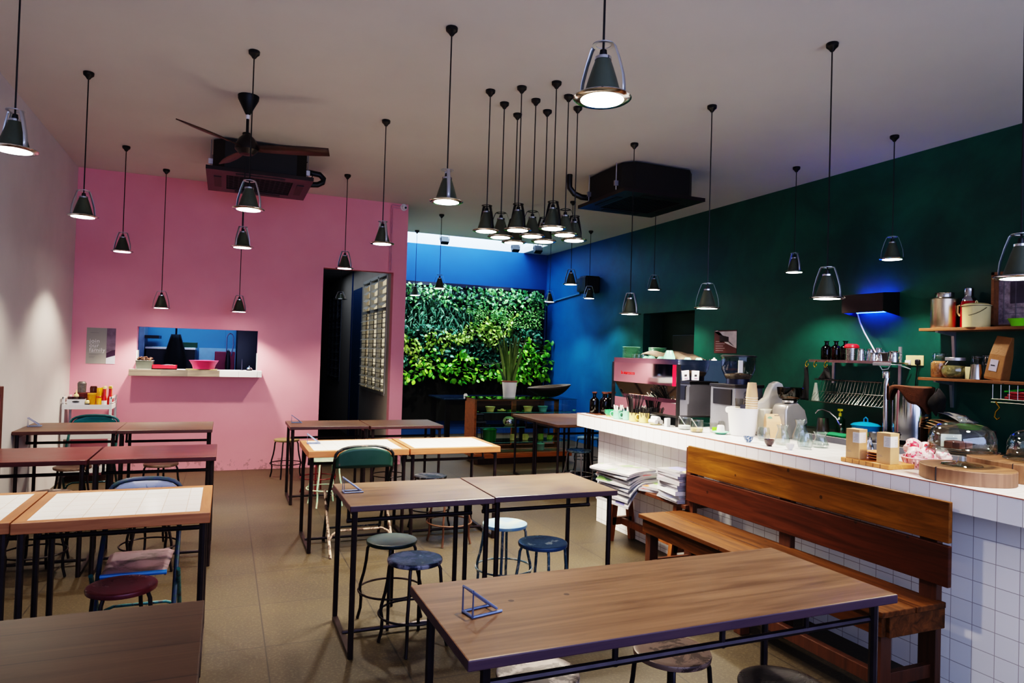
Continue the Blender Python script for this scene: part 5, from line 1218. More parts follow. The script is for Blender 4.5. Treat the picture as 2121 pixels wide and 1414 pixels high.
MB().lathe([(.026, .02), (.03, .03), (.024, .05), (0, .056)], 20).build('cap', M['red_plastic'], t)
# wooden slabs and cake stands
def slab(label, c, rx, ry, h, rz, seed, lump=.012):
    t = thing('wood_slab', label, 'wood slab', (c[0], c[1], CT), rz, 'log slices on the counter'); rr = random.Random(seed); n = 56; ph = [rr.uniform(0, 6) for _ in range(4)]
    pts = []
    for i in range(n):
        a = 2*PI*i/n; k = 1+lump*(math.sin(2*a+ph[0])+.7*math.sin(3*a+ph[1])+.5*math.sin(7*a+ph[2])); pts.append((rx*k*math.cos(a), ry*k*math.sin(a)))
    MB().prism(pts, 0, h-.001).build('bark_side', M['log_bark'], t, smooth=40, bevel=.003)
    MB().prism([(x*.985, y*.985) for x, y in pts], h-.004, h).build('cut_face', M['log'], t, smooth=0)
    cr = MB(); cr.bar((-rx*.975, .02, h*.5), (-rx*1.013, .022, h*.5), .004, h*.98); cr.bar((-rx*.2, 0, h+.0002), (-rx*1.0, .021, h+.0002), .003, .0012)
    cr.build('crack', M['ink'], t, smooth=0)
    return t
slab('thick round log slice under the front glass cake stand', (3.235, 2.135), .185, .20, .066, 0, 2)
slab('larger log slice behind, under the second glass cake dome', (3.56, 2.02), .17, .30, .09, .1, 5)
def cake_stand(label, loc, R_, hplate, hd, foot):
    t = thing('cake_stand', label, 'cake stand', loc, 0, 'glass domed cake stands')
    if foot: MB().lathe([(0, .0), (foot, .001), (foot*.95, .006), (.03, .012), (.016, .02), (.015, hplate*.7), (.028, hplate-.004), (R_, hplate+.002), (R_*1.03, hplate+.008), (R_, hplate+.01), (0, hplate+.006)], 44).build('pedestal', M['glass_thick'], t)
    else: MB().lathe([(0, 0), (R_*.9, .0), (R_*1.04, .008), (R_, .012), (0, hplate)], 44).build('plate', M['glass_thick'], t)
    z0 = hplate+.01; D = R_*.93
    MB().shell([(D, z0), (D*.985, z0+hd*.45), (D*.9, z0+hd*.72), (D*.7, z0+hd*.9), (D*.35, z0+hd*.985), (.014, z0+hd)], 48).build('dome', M['glass_thick'], t, solid=.004)
    MB().lathe([(0, z0+hd), (.014, z0+hd+.002), (.017, z0+hd+.012), (.026, z0+hd+.02), (.027, z0+hd+.028), (.02, z0+hd+.032), (0, z0+hd+.03)], 28).build('knob', M['glass_thick'], t)
    return t
cake_stand('footed glass cake stand with dome on the front log slice', (3.235, 2.16, CT+.066), .148, .066, .125, .088)
cake_stand('low glass cake dome on the rear log slice at right edge', (3.62, 2.02, CT+.09), .16, .012, .13, 0)
R = random.Random(6)
for i, (x, y) in enumerate(((-.035, .03), (.01, .035), (-.03, -.01), (.03, -.005))):
    solo(MB().box(-.019, .019, -.019, .019, 0, .034), 'brownie', plain('brownie', (92, 44, 26), .8, var=.3, scale=40), f'brown cake square under the front glass dome, {("back left", "back right", "front left", "front right")[i]}', 'cake', (3.235+x, 2.165+y, CT+.144), R.uniform(-.3, .3), group='cake squares under the dome', bevel=.004)
def sign(label, loc, rz, w_, h_, wood_=True):
    t = thing('price_card', label, 'card', loc, rz)
    f = MB(); f.box(-w_/2, w_/2, -.001, .001, .0, h_); f.build('card', M['paper'], t, smooth=0)
    g = MB()
    for i in range(2): g.box(-w_*.28, w_*.3, -.0018, -.001, h_*(.66-.16*i), h_*(.69-.16*i))
    g.build('print', M['grey_ink'], t, smooth=0)
    if wood_: MB().box(-w_*.42, w_*.42, -.028, -.004, 0, h_*.5).build('wood_block', M['board_light'], t, smooth=0, bevel=.003)
    return t
sign('white card in wooden block on the rear log slice', (3.455, 1.945, CT+.09), -.55, .1, .058)
sign('white price card standing behind brown cakes under the dome', (3.26, 2.23, CT+.144), -.4, .1, .06, False)
# ------------------------------------------------------------------ things on and along the green wall
CZ = .835
def shelf(label, z, y0, y1, brackets):
    t = thing('wall_shelf', label, 'shelf', (0, 0, 0), 0, 'wooden wall shelves')
    MB().box(5.44, XR-.001, y0, y1, z-.024, z).build('board', M['shelf_wood'], t, smooth=0, bevel=.002)
    for y in brackets:
        f = MB(); f.prism([(XR-.012, z-.25), (XR-.001, z-.25), (XR-.001, z-.024), (5.48, z-.024), (5.48, z-.036), (XR-.03, z-.06)], -.012, .012, Matrix.Translation((0, y, 0)) @ Matrix.Rotation(PI/2, 4, 'X'))
        f.build('bracket', M['galv'], t, smooth=0)
    return t
S1, S2 = 1.82, 1.405
shelf('upper wooden wall shelf with tin, thermos and cream pail', S1, 2.3, 4.02, (3.89, 2.7))
shelf('lower wooden wall shelf with glass storage jars', S2, 2.3, 4.02, (3.9, 2.7))
t = thing('tin_canister', 'tall steel canister with narrow neck at left on upper shelf', 'canister', (5.57, 3.888, S1))
MB().lathe([(0, 0), (.1, 0), (.102, .004), (.102, .245), (.098, .25), (.07, .262), (0, .262)], 36).build('body', plain('tin', (190, 172, 150), .28, 1., .12), t)
MB().lathe([(.07, .26), (.07, .295), (.073, .3), (0, .302)], 32).build('neck_cap', M['steel'], t)
t = thing('thermos_flask', 'red thermos flask with steel cap behind the cream pail', 'thermos', (5.61, 3.71, S1))
MB().lathe([(0, 0), (.058, 0), (.06, .01), (.06, .2), (.055, .225), (0, .225)], 28).build('body', plain('red_lacquer', (150, 10, 26), .15), t)
MB().lathe([(.056, .222), (.05, .245), (.036, .26), (.034, .265), (.034, .325), (.03, .33), (0, .33)], 28).build('cap', M['chrome'], t)
MB().tube([(-.03, .05, .19), (-.035, .068, .185), (-.035, .07, .13), (-.03, .052, .1)], .008, 8).build('handle', M['cream_enamel'], t)
t = thing('enamel_pail', 'cream enamel lidded pail with wire handle on upper shelf', 'pail', (5.52, 3.59, S1))
MB().lathe([(0, 0), (.092, 0), (.095, .006), (.097, .165), (.1, .17), (0, .17)], 36).build('body', M['cream_enamel'], t)
MB().lathe([(.103, .168), (.104, .176), (.08, .19), (.03, .197), (0, .198)], 36).build('lid', M['cream_enamel'], t)
MB().ring(.1035, .17, .0022, 36).build('rim', M['ink'], t)
MB().tube([(-.012, .0, .196), (-.01, 0, .21), (0, 0, .215), (.01, 0, .21), (.012, 0, .196)], .004, 8).build('lid_knob', M['cream_enamel'], t)
MB().tube([(.1*math.cos(a)*.3-.09*math.sin(a)*1.05, .1*math.cos(a), .155-.06*math.sin(a)) for a in [PI*i/14 for i in range(15)]], .0022, 6).build('bail_handle', M['dark_steel'], t)
t = thing('picture_frame', 'wooden box frame with faded door picture on upper shelf', 'picture', (5.63, 3.53, S1), 0)
f = MB(); FW, FH = .62, .44
f.box(-.03, .04, -.022, 0, 0, FH); f.box(-.03, .04, -FW, -FW+.022, 0, FH); f.box(-.03, .04, -FW, 0, 0, .022); f.box(-.03, .04, -FW, 0, FH-.022, FH)
f.build('frame', M['shelf_wood'], t, smooth=0)
pm = NT('faded_print'); v = pm.coords(); pm.link(pm.ramp(pm.noise(v, 14, 6, .7), [(.3, rgba((70, 60, 72))), (.7, rgba((166, 152, 160)))]), pm.b.inputs['Base Color']); pm.b.inputs['Roughness'].default_value = .6
MB().box(.03, .036, -FW+.02, -.02, .02, FH-.02).build('print', pm.m, t, smooth=0)
f = MB()
for y in (-.09, -.25, -.41): f.box(.027, .03, y-.12, y-.02, .19, .36)
f.build('printed_panes', plain('print_dark', (62, 56, 70), .6, var=.4), t, smooth=0)
f = MB()
for z in (.06, .11, .155): f.box(.0265, .03, -FW+.05, -.07, z, z+.004)
for y in (-.06, -.15, -.24, -.33, -.42): f.box(.0265, .03, y-.004, y, .04, .38)
f.build('printed_lines', M['grey_ink'], t, smooth=0)
bowl('bowl', M['lime'], 'lime green bowl at the right end of upper shelf', (5.5, 3.255, S1), .075, .058)
def kilner(label, loc, r, h, fill, lid=None, wire=True):
    t = thing('storage_jar', label, 'jar', loc, 0, 'storage jars on the lower shelf')
    MB().shell([(0, .001), (r*.9, .001), (r, .012), (r, h*.62), (r*.88, h*.74), (r*.78, h*.8), (r*.78, h*.9)], 30).build('glass_body', M['glass_thick'], t)
    if fill: MB().lathe([(0, .006), (r*.86, .006), (r*.95, .016), (r*.95, h*.58), (r*.6, h*.66), (0, h*.64)], 24).build('contents', fill, t)
    if lid: MB().lathe([(0, h*.88), (r*.82, h*.88), (r*.84, h*.98), (0, h)], 28).build('lid', lid, t)
    else: MB().lathe([(0, h*.9), (r*.86, h*.91), (r*.88, h*.95), (r*.5, h*.99), (0, h)], 28).build('lid', M['glass_thick'], t)
    if wire: MB().ring(r*.8, h*.86, .0025, 24).tube([(-r*.8, 0, h*.86), (-r*.98, 0, h*.7), (-r*.9, 0, h*.94)], .0022, 6).build('clasp', M['chrome'], t)
    return t
kilner('tall clip jar of orange pieces at left on lower shelf', (5.55, 3.91, S2), .064, .215, plain('dried_orange', (176, 118, 66), .8, var=.5, scale=45))
t = thing('storage_jar', 'round-bellied jar with tin lid and dried herbs on lower shelf', 'jar', (5.53, 3.76, S2), 0, 'storage jars on the lower shelf')
MB().shell([(0, .001), (.07, .001), (.095, .03), (.102, .07), (.09, .115), (.068, .14), (.066, .15)], 32).build('glass_body', M['glass_thick'], t)
MB().lathe([(0, .006), (.066, .006), (.09, .03), (.096, .07), (.08, .105), (0, .11)], 28).build('contents', plain('dried_herbs', (120, 108, 62), .9, var=.5, scale=45), t)
MB().lathe([(0, .15), (.072, .148), (.073, .17), (.07, .173), (0, .174)], 32).build('lid', M['galv'], t)
kilner('empty clip jar in the dark behind round jar, left one', (5.65, 3.66, S2), .05, .2, None)
kilner('empty clip jar in the dark behind tin beaker, right one', (5.62, 3.545, S2), .055, .205, None)
solo(MB().lathe([(0, 0), (.046, 0), (.048, .003), (.038, .118), (.039, .121), (.035, .12), (0, .118)], 28), 'tin_beaker', M['steel'], 'upside down tapered steel beaker on lower shelf', 'beaker', (5.50, 3.57, S2))
solo(MB().box(-.02, .02, -.03, .03, 0, .1), 'carton', plain('cream_carton', (206, 196, 150), .6), 'small cream carton behind the tapered steel beaker', 'box', (5.52, 3.63, S2), bevel=.002)
t = thing('coffee_bag', 'tall brown paper coffee bag leaning on the lower shelf', 'bag', (5.52, 3.43, S2), 0, rot=(.16, .05, 0))
vs = []
for z, a, b_ in ((0, .05, .062), (.02, .054, .066), (.2, .048, .06), (.29, .028, .058), (.345, .012, .058)):
    for x, y in ((-1, -1), (1, -1), (1, 1), (-1, 1)): vs.append((x*a, y*b_, z))
fs = [(3, 2, 1, 0), (16, 17, 18, 19)]+[(4*k+i, 4*k+(i+1) % 4, 4*k+4+(i+1) % 4, 4*k+4+i) for k in range(4) for i in range(4)]
MB().add(vs, fs).build('bag', M['kraft_dark'], t, smooth=0, bevel=.004)
MB().poly([(-.0555, -.02, .07), (-.0555, .04, .07), (-.0525, .04, .16), (-.0525, -.02, .16)]).build('label', plain('lilac_label', (170, 164, 178), .7), t, smooth=0)
MB().box(-.0565, -.0545, .0, .03, .11, .118).build('label_print', M['ink'], t, smooth=0)
# double socket with plugs
t = thing('socket', 'cream double socket with black plug on the green wall', 'socket', (XR, 4.247, 1.548))
MB().box(-.012, -.001, -.085, .085, -.045, .045).build('face_plate', M['cream_enamel'], t, smooth=0, bevel=.003)
MB().box(-.04, -.012, -.065, -.02, -.04, .01).build('plug', M['black_plastic'], t, bevel=.01)
MB().box(-.03, -.012, .03, .08, -.04, .0).build('adapter', M['white_plastic'], t, bevel=.003)
MB().tube([(-.03, -.045, -.04), (-.03, -.04, -.08), (-.03, -.03, -.2), (-.02, -.02, -.4)], .005, 8).build('flex', M['black_plastic'], t)
# steel rack shelf with hooks
t = thing('wall_rack', 'narrow steel wall rack with lower rod beside the socket', 'rack', (0, 0, 0))
MB().box(5.46, XR-.03, 4.285, 5.215, 1.512, 1.526).build('shelf_plate', M['steel'], t, smooth=0, bevel=.003)
MB().box(5.455, 5.462, 4.285, 5.215, 1.508, 1.534).build('front_lip', M['steel'], t, smooth=0)
for y in (4.39, 5.13): MB().box(XR-.014, XR-.001, y-.014, y+.014, 1.30, 1.67).build('upright', M['galv'], t, smooth=0)
MB().tube([(5.55, 4.44, 1.335), (5.55, 5.22, 1.335)], .009, 10).build('rod', M['steel'], t)
for y in (4.6, 5.13): MB().tube([(5.55, y, 1.335), (XR-.01, y, 1.34)], .006, 8).build('rod_arm', M['steel'], t)
RZ = 1.526
for i, y in enumerate((5.10, 4.985, 4.875)):
    flask('amber_bottle', f'dark amber open bottle on the steel rack, {("left", "middle", "right")[i]} of three', (5.57, y, RZ), M['amber'], 'amber bottles on the rack', .052, .2)
dk = plain('amber_dark', (46, 22, 8), .15)
t = thing('cutlery_drainer', 'perforated steel cup with red rim on the steel rack', 'drainer', (5.55, 4.785, RZ))
MB().lathe([(0, 0), (.056, 0), (.058, .125), (.055, .125), (.054, .004), (0, .004)], 28).build('cup', M['steel'], t)
f = MB()
for i in range(16):
    for k in range(6):
        a = 2*PI*i/16; f.box(-.0035, .0035, -.001, .001, -.0035, .0035, Matrix.Translation((.0585*math.cos(a), .0585*math.sin(a), .02+.017*k)) @ Matrix.Rotation(a+PI/2, 4, 'Z'))
f.build('holes', M['ink'], t, smooth=0)
MB().lathe([(.05, .128), (.062, .125), (.066, .135), (.06, .155), (.04, .165), (0, .16)], 28, sx=1.05).build('red_cover', M['red_plastic'], t)
for i, (y, x, h, r) in enumerate(((4.665, 5.53, .12, .036), (4.60, 5.58, .12, .04), (4.53, 5.6, .13, .036), (4.52, 5.52, .085, .036), (4.45, 5.53, .075, .034), (4.335, 5.55, .1, .05))):
    t = thing('milk_jug' if i < 5 else 'steel_mug', ['steel milk jug beside the red-rimmed drainer on rack', 'steel milk jug second from drainer on the rack', 'tall steel milk jug third on the rack, at the back', 'short steel milk jug at the rack front', 'smallest shiny steel milk jug at the rack front', 'wide steel mug at right end of the rack'][i], 'jug' if i < 5 else 'mug', (x, y, RZ), 0, 'steel jugs on the rack')
    MB().lathe([(0, 0), (r, 0), (r*1.02, h*.1), (r*.9, h*.6), (r*.82, h*.9), (r*.9, h), (r*.8, h), (r*.72, h*.9), (r*.85, .006), (0, .004)], 24).build('body', M['chrome'], t)
    MB().tube([(0, -r*.85, h*.85), (0, -r*1.5, h*.8), (0, -r*1.5, h*.35), (0, -r*.9, h*.25)], .004, 8).build('handle', M['chrome'], t)
solo(MB().box(-.03, .03, -.05, .05, 0, .09), 'speaker_box', M['black_plastic'], 'small black box on the steel rack before the steel mug', 'box', (5.54, 4.415, RZ), bevel=.01)
t = thing('power_strip', 'grey power strip fixed below right end of steel rack', 'power strip', (5.44, 4.37, 1.505))
MB().box(-.01, .015, -.085, .085, -.014, .016).build('body', plain('grey_strip', (110, 108, 116), .5), t, bevel=.004)
MB().tube([(0, .02, -.01), (.01, .0, -.05), (.02, -.05, -.04), (.0, -.09, 0), (.12, -.07, 0), (.24, -.1, -.035)], .004, 8).build('flex', M['white_plastic'], t)
# insect light box with its cord
t = thing('insect_light', 'black wall box glowing blue above and below', 'insect light', (XR, 4.66, 2.075))
MB().box(-.215, -.2, -.24, .2, -.09, .085).build('front_shield', plain('trap_brown', (44, 34, 36), .35), t, smooth=0, bevel=.004)
for y in (-.245, .2): MB().prism([(-.215, -.085), (-.002, -.12), (-.002, .1), (-.215, .085)], -.004, .004, Matrix.Translation((0, y, 0)) @ Matrix.Rotation(PI/2, 4, 'X')).build('side_panel', M['black_plastic'], t, smooth=0)
MB().box(-.205, -.002, -.24, .2, -.02, -.012).build('tray', M['black_plastic'], t, smooth=0)
uv = emit('ultraviolet_glow', (20, 60, 255), 60, True)
for z in (.075, -.075): MB().tube([(-.06, -.2, z), (-.06, .16, z)], .01, 10).build('tube_lamp', uv, t)
MB().tube([(-.1, .12, -.09), (-.1, .09, -.175), (-.12, .02, -.275), (-.17, -.14, -.455), (-.2, -.19, -.515), (-.25, -.22, -.538)], .006, 8).build('cord', M['white_plastic'], t)['label'] = 'white cord'
# brass hooks and cloths
for i, y in enumerate((5.225, 5.12, 4.99)):
    solo(MB().tube([(5.45, y, 1.52), (5.44, y+.01, 1.50), (5.44, y+.018, 1.475), (5.44, y, 1.455), (5.44, y-.018, 1.475), (5.44, y-.016, 1.49)], .0045, 8), 'hook', M['brass'], f'brass hook under the left end of the steel rack, {("leftmost", "middle", "rightmost")[i]}', 'hook', group='brass hooks on the rack')
def cloth(label, y, z1, z0, w0, w1, x=5.44):
    solo(MB().sheet(lambda u, v: (x+.012*math.sin(u*7+v*4), y+(u-.5)*(w0+(w1-w0)*v), z1+(z0-z1)*v), 10, 14), 'cloth', M['dark_cloth'], label, 'cloth', solid=.008)
cloth('long black cloth hanging from the leftmost brass hook', 5.235, 1.46, 1.12, .03, .1)
cloth('short black cloth hanging from the rightmost brass hook', 5.0, 1.46, 1.345, .03, .15, 5.45)
solo(MB().sheet(lambda u, v: (5.5+.02*math.cos(2*PI*u)*(.4+v), 5.16+.045*math.sin(2*PI*u)*(.3+v*.75), 1.3-.18*v), 14, 8), 'mesh_bag', plain('pale_bag', (150, 160, 150), .6), 'pale translucent bag hanging below the steel rod', 'bag', smooth=40)
# wire baskets on the rod
for i, y in enumerate((5.15, 4.87, 4.59)):
    f = MB(); w_ = .26
    for k in range(8):
        q = y-k*w_/7; f.tube([(5.55, q, 1.35), (5.535, q, 1.33), (5.50, q, 1.22), (5.40, q-.0, 1.12), (5.62, q, 1.10), (5.62, q, 1.2)], .0018, 5)
    for (x, z) in ((5.50, 1.22), (5.40, 1.12), (5.45, 1.115), (5.51, 1.11), (5.57, 1.105), (5.62, 1.10), (5.62, 1.2)): f.tube([(x, y, z), (x, y-w_, z)], .0022, 5)
    solo(f, 'wire_basket', M['steel'], f'wire dish basket hung on the steel rod, {("left", "middle", "right")[i]} of three', 'wire basket', group='wire baskets on the rod')
# poster on the green wall
t = thing('wall_poster', 'square brown and white photo poster on green wall near recess', 'poster', (XR-.002, 6.98, 1.585))
MB().box(-.002, .001, -.41, 0, 0, .285).build('sheet', plain('poster_brown', (92, 44, 44), .5, var=.2), t, smooth=0)
MB().poly([(-.003, 0, .27), (-.003, -.41, .27), (-.003, -.41, .06), (-.003, -.2, .13), (-.003, -.06, .285)]).build('photo_light', plain('poster_pale', (232, 214, 210), .5, var=.2), t, smooth=0)
MB().poly([(-.0036, -.1, .14), (-.0036, -.27, .14), (-.0036, -.27, .2), (-.0036, -.1, .23)]).build('photo_dark', plain('poster_dark2', (50, 24, 30), .5), t, smooth=0)
f = MB()
for i in range(5): f.box(-.0036, -.003, -.17-(i % 2)*.03, -.03, .03+.028*i, .036+.028*i)
f.build('print', plain('poster_print', (170, 150, 150), .6), t, smooth=0)
# things on the back counter
t = thing('water_urn', 'tall steel water urn with side gauge on the back counter', 'urn', (5.42, 4.06, CZ))
MB().lathe([(0, .0), (.14, 0), (.148, .01), (.148, .46), (.14, .47), (0, .475)], 44).build('tank', M['chrome'], t)
MB().lathe([(0, 0), (.152, 0), (.152, .035), (0, .035)], 44).build('base_band', M['black_plastic'], t)
MB().tube([(-.1, .165, .05), (-.1, .165, .5), (-.09, .16, .56)], .022, 14).build('side_pipe', M['chrome'], t)
MB().lathe([(0, 0), (.033, 0), (.034, .05), (.03, .06), (0, .062)], 20, (-.1, .165, .55)).build('pipe_cap', M['chrome'], t)
MB().box(-.19, -.14, .0, .03, .04, .1).build('tap', M['black_plastic'], t, bevel=.008)
def drape(u, v):
    a = PI*(-.15+1.3*u); r = min(.168+.012*math.sin(u*19), .30*v); z = .486+CZ
    fall = max(0, .30*v-.17); return (5.42-r*math.sin(a), 4.06+r*math.cos(a), z+.006*math.sin(u*15)*v-fall*(.95+.6*math.sin(u*8+1.)+.2*math.sin(u*23)))
solo(MB().sheet(drape, 30, 12), 'towel', M['brown_cloth'], 'brown cloth draped over the top of water urn', 'towel', solid=.012)
solo(MB().sheet(lambda u, v: (5.40+.055*math.cos(2*PI*u)*math.sin(PI*(.1+.85*v))*(1+.2*math.sin(u*22)), 3.81+.06*math.sin(2*PI*u)*math.sin(PI*(.1+.85*v))*(1+.2*math.sin(u*17+v*5)), 1.30-.19*v+.02*math.sin(u*12)), 24, 10), 'cloth_bundle', M['dark_cloth'], 'black cloth bundle hanging right of the urn top', 'cloth', solid=.006)
t = thing('enamel_casserole', 'turquoise blue enamel lidded pot behind the kraft boxes', 'pot', (5.33, 4.43, CZ))
MB().lathe([(0, 0), (.1, 0), (.11, .02), (.115, .11), (.12, .115), (0, .115)], 36).build('body', M['blue_enamel'], t)
MB().lathe([(.123, .113), (.124, .12), (.1, .135), (.04, .147), (0, .149)], 36).build('lid', M['blue_enamel'], t)
MB().tube([(0, -.02, .147), (0, -.018, .175), (0, 0, .188), (0, .018, .175), (0, .02, .147)], .006, 8).build('lid_handle', M['blue_enamel'], t)
t = thing('faucet', 'curved chrome sink tap above the back counter', 'faucet', (5.45, 4.79, CZ))
MB().tube([(0, 0, 0), (0, 0, .05)], .018, 12).tube([(0, 0, .04), (-.01, .06, .14), (-.02, .13, .19), (-.03, .2, .21), (-.04, .25, .2), (-.045, .275, .165)], .008, 10).build('spout', M['chrome'], t)
MB().tube([(-.02, 0, .06), (-.05, -.03, .09)], .007, 8).build('lever', M['chrome'], t)
t = thing('soap_bottle', 'dark green soap bottle with yellow pump by the sink', 'bottle', (5.57, 4.92, CZ))
MB().lathe([(0, 0), (.045, 0), (.047, .12), (.02, .15), (0, .15)], 20).build('bottle', plain('dark_green_plastic', (8, 50, 30), .25), t)
MB().lathe([(0, .15), (.014, .15), (.014, .18), (.006, .182), (.006, .2), (.024, .202), (.024, .22), (0, .222)], 16).build('pump', plain('yellow_plastic', (206, 196, 40), .35), t)
solo(MB().lathe([(0, 0), (.06, 0), (.062, .005), (.05, .13), (.051, .132), (.048, .132), (0, .12)], 28), 'steel_pitcher', M['steel'], 'upside down steel pitcher left of the sink tap', 'pitcher', (5.40, 4.97, CZ))
solo(MB().box(-.1, .1, -.14, .14, 0, .02), 'sponge_cloth', plain('emerald', (0, 130, 80), .7), 'bright green cloth on the sink edge', 'cloth', (5.2, 4.62, CZ), bevel=.006)
solo(MB().lathe([(0, 0), (.06, 0), (.066, .08), (.062, .08), (.057, .006), (0, .005)], 24).tube([(0, -.06, .07), (0, -.16, .075)], .007, 8), 'saucepan', M['steel'], 'small steel pan right of turquoise pot', 'pan', (5.2, 4.22, CZ))
solo(MB().box(-.05, .05, -.12, .12, 0, .1), 'green_crate', plain('deep_green_plastic', (8, 60, 44), .5), 'dark green box behind the turquoise pot', 'box', (5.6, 4.6, CZ), bevel=.006)
f = MB()
for i in range(7): f.sheet(lambda u, v: (5.35+.2*v, 3.62+.26*u, 1.02+.012*i+.05*v*(i > 4)*math.sin(u*3)+.02*math.sin(u*4+i)), 6, 3)
t = thing('paper_pile', 'untidy pile of brown paper sheets on the back counter', 'paper', (0, 0, 0))
for i in range(6):
    MB().sheet(lambda u, v: (5.34+.2*v+.01*i, 3.64+.25*u-.008*i, 1.0+.014*i+(.06*u*(i == 5))+.012*math.sin(u*5+i)), 8, 3).build('sheet', [M['kraft'], plain('grey_sheet', (130, 130, 128), .7)][i == 5], t, solid=.003)
MB().box(5.36, 5.52, 3.66, 3.86, CZ, 1.0).build('box', M['kraft_dark'], t, smooth=0)
solo(MB().lathe([(0, 0), (.07, 0), (.09, .03), (.088, .034), (0, .01)], 24), 'bowl', M['lime'], 'bright green lid behind the front glass dome', 'bowl', (5.36, 3.52, 1.02))
solo(MB().box(-.1, .1, -.12, .12, 0, .185), 'box', M['dark_cloth'], 'dark box under the green lid on back counter', 'box', (5.36, 3.5, CZ), bevel=.006)
# wire basket under the lower shelf
f = MB()
for k in range(14):
    y = 3.41-.06*k; f.tube([(5.45, y, S2-.03), (5.45, y, 1.265), (5.65, y, 1.265)], .002, 5)
for (x, z) in ((5.45, 1.265), (5.45, 1.24), (5.65, 1.265), (5.55, 1.265)): f.tube([(x, 3.42, z), (x, 2.55, z)], .003, 6)
solo(f, 'wire_rack', M['steel'], 'wire rack hanging under the lower wall shelf at right', 'rack')
for i in range(3):
    solo(MB().box(-.09, .09, -.25, .25, 0, .018), 'folder', plain('red_folder', (140, 16, 34), .5), f'dark red folder in the hanging wire rack, {("bottom", "middle", "top")[i]}', 'folder', (5.55, 3.08-.02*i, 1.27+.02*i), .02*i, group='folders in the wire rack', bevel=.003)
solo(MB().tube([(5.46, 3.33, 1.325), (5.6, 2.9, 1.40)], .008, 8), 'green_stick', plain('green_stick', (20, 150, 40), .4), 'bright green rod lying across the red folders', 'rod')
solo(MB().tube([(5.44, 3.38, 1.245), (5.43, 3.36, 1.225), (5.43, 3.345, 1.2), (5.43, 3.37, 1.17), (5.43, 3.38, 1.13), (5.43, 3.36, 1.11), (5.43, 3.34, 1.125)], .006, 8), 'hook', M['brass'], 'large brass S-hook on the hanging wire rack', 'hook')
# ------------------------------------------------------------------ newspapers and magazines on the trestle bench
BZ = .495
R = random.Random(21)
pt = NT('page_edges'); v = pt.coords(); wv = pt.new('ShaderNodeTexWave'); wv.bands_direction = 'Z'; wv.inputs['Scale'].default_value = 130; wv.inputs['Distortion'].default_value = 1.5; pt.link(v, wv.inputs['Vector'])
pt.link(pt.ramp(wv.outputs['Fac'], [(.25, rgba((96, 98, 116))), (.6, rgba((206, 204, 204)))]), pt.b.inputs['Base Color']); page_m = pt.m
def mag(name, label, cat, x, y, z, w_, d, h, rz, cover, group, droop=0.):
    t = thing(name, label, cat, (x, y, z), rz, group)
    def sh(zo): return lambda u, v: ((u-.5)*w_, (v-.5)*d, zo-droop*max(0, .5-u)**2*.5)
    f = MB(); n = 8
    vs = []; fs = []
    for k, zz in enumerate((0, h*.93)):
        for i in range(n+1):
            u = i/n; zd = -droop*max(0, .55-u)**2
            vs += [((u-.5)*w_, -d/2, zz+zd), ((u-.5)*w_, d/2, zz+zd)]
    q = 2*(n+1)
    for i in range(n): fs += [(2*i, 2*i+1, 2*i+3, 2*i+2), (q+2*i, q+2*i+2, q+2*i+3, q+2*i+1), (2*i, 2*i+2, q+2*i+2, q+2*i), (2*i+1, q+2*i+1, q+2*i+3, 2*i+3)]
    fs += [(0, q, q+1, 1), (2*n, 2*n+1, q+2*n+1, q+2*n)]
    f.add(vs, fs).build('pages', page_m if name != 'book' else M['white_plastic'], t, smooth=30)
    g = MB().sheet(lambda u, v: ((u-.5)*w_, (v-.5)*d, h-droop*max(0, .55-u)**2), n, 1)
    g.build('cover', cover, t, smooth=30)
    return t
def cov(name, a, b, sc=14): return worn(name, a, b, .5, 0, .46, .54, sc)
cv = [printed('news_a', (206, 190, 186), (130, 160, 110), 16), printed('news_b', (200, 200, 200), (120, 130, 150), 9), printed('mag_green', (120, 160, 80), (60, 90, 60), 10), printed('mag_purple', (60, 40, 90), (150, 130, 180), 8), printed('mag_red', (190, 40, 30), (110, 60, 40), 10), printed('mag_pink', (206, 160, 170), (230, 200, 205), 8), printed('mag_cream', (230, 210, 140), (150, 150, 200), 7), printed('mag_white', (210, 210, 214), (170, 170, 180), 9), printed('mag_orange', (214, 120, 60), (120, 170, 80), 12), printed('mag_blue', (110, 120, 170), (70, 70, 120), 8)]
z = BZ
ords = ('lowest', 'second', 'third', 'fourth', 'fifth', 'sixth', 'seventh', 'topmost')
for i in range(8):
    h = (.022, .02, .018, .016, .016, .02, .016, .018)[i]
    mag('newspaper', f'folded paper in the left drooping newspaper pile, {ords[i]}{"" if i in (0, 7) else " from bottom"}', 'newspaper', 3.0+R.uniform(-.02, .02)-.006*i, 4.66+R.uniform(-.02, .02), z, .29, .46-R.uniform(0, .06), h*.85, .1+R.uniform(-.12, .12), cv[(9, 3, 7, 1, 2, 4, 1, 0)[i]], 'newspapers on the trestle bench', (.5, .42, .3, .25, .2, .16, .1, .06)[i])
    z += h*.85+.001
for i, (x, y, rz) in enumerate(((3.05, 4.35, .5), (3.06, 4.31, .3))):
    mag('magazine', ['red-spined magazine leaning between the two piles, lower', 'red and orange magazine between the two piles, upper'][i], 'magazine', x, y, BZ+.002+.02*i, .2, .2, .018, rz, cv[(4, 8)[i]], 'magazines between the piles')
z = BZ
oo = ('lowest', 'second', 'third', 'fourth', 'fifth', 'sixth', 'seventh', 'eighth', 'ninth', 'tenth', 'topmost')
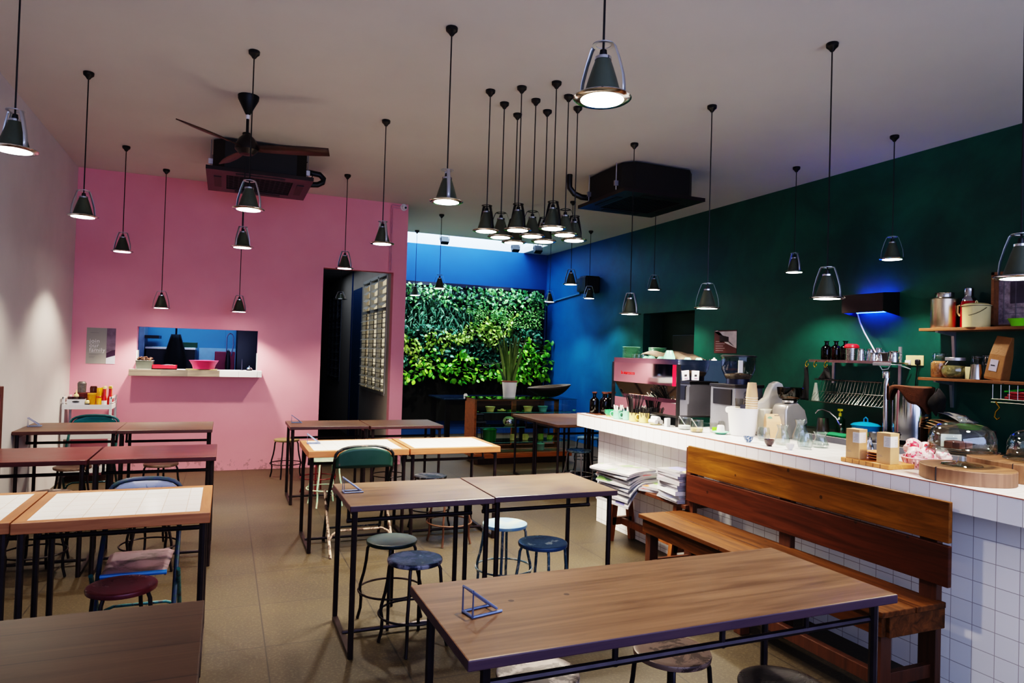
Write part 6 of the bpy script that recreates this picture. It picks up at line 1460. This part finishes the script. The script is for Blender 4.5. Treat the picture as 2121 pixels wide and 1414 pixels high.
for i in range(11):
    h = (.014, .012, .014, .012, .03, .022, .018, .024, .02, .018, .02)[i]
    mag('magazine' if i != 4 else 'book', f'{"thick white book" if i == 4 else "magazine"} in right straight pile by the backrest, {oo[i]}{"" if i in (0, 10) else " from bottom"}', 'magazine' if i != 4 else 'book', 3.04+R.uniform(-.012, .012), 4.045+R.uniform(-.012, .012), z, .215, .29-R.uniform(0, .03), h, -.08+R.uniform(-.08, .08), cv[(7, 9, 7, 5, 7, 9, 8, 5, 3, 9, 6)[i]], 'magazines in the right pile')
    z += h+.0005
# ------------------------------------------------------------------ light
def area(name, loc, rot, sx, sy, e, c):
    L = bpy.data.lights.new(name, 'AREA'); L.shape = 'RECTANGLE'; L.size = sx; L.size_y = sy; L.energy = e; L.color = c
    o = bpy.data.objects.new(name, L); COL.objects.link(o); o.location = loc; o.rotation_euler = rot; return o
area('daylight_shopfront', (1.9, -1.4, 1.9), (math.radians(82), 0, 0), 6.4, 2.6, 140, (.52, .62, 1.))
area('daylight_skylight', (3.72, 11.4, ZC+1.2), (0, 0, 0), 2.7, .9, 150, (.5, .72, 1.))
area('kitchen_tube', (-.4, 9.9, 2.8), (0, 0, 0), 1.6, .3, 30, (.35, .65, 1.))
area('corridor_fill', (1.55, 11.2, 2.83), (0, 0, 0), .3, 3.5, 5, (.75, .85, 1))  # added fill that lifts the dark corridor, not a fitting
W_ = bpy.data.worlds.new('sky'); bpy.context.scene.world = W_; W_.use_nodes = True
bg = W_.node_tree.nodes['Background']; bg.inputs[0].default_value = (.55, .7, 1., 1); bg.inputs[1].default_value = .12
# ------------------------------------------------------------------ camera
yaw, pitch, roll = .397312, .0177557, .0302168
fw = Vector((math.sin(yaw)*math.cos(pitch), math.cos(yaw)*math.cos(pitch), math.sin(pitch))); rt = Vector((math.cos(yaw), -math.sin(yaw), 0)); up = rt.cross(fw)
r2 = rt*math.cos(roll)+up*math.sin(roll); u2 = -rt*math.sin(roll)+up*math.cos(roll)
cd = bpy.data.cameras.new('camera'); cam = bpy.data.objects.new('camera', cd); COL.objects.link(cam)
cd.sensor_width = 36; cd.lens = 36*1414/2121; cd.clip_start = .02
m = Matrix.Identity(4)
for i in range(3): m[i][0] = r2[i]; m[i][1] = u2[i]; m[i][2] = -fw[i]
m[0][3], m[1][3], m[2][3] = 0, 0, 1.5
cam.matrix_world = m
sc_ = bpy.context.scene; sc_.camera = cam
sc_.view_settings.view_transform = 'Filmic'; sc_.view_settings.look = 'High Contrast'; sc_.view_settings.exposure = .7; sc_.view_settings.gamma = .84
sc_.cycles.max_bounces = 7; sc_.cycles.diffuse_bounces = 4; sc_.cycles.glossy_bounces = 4; sc_.cycles.transparent_max_bounces = 14; sc_.cycles.sample_clamp_indirect = 4
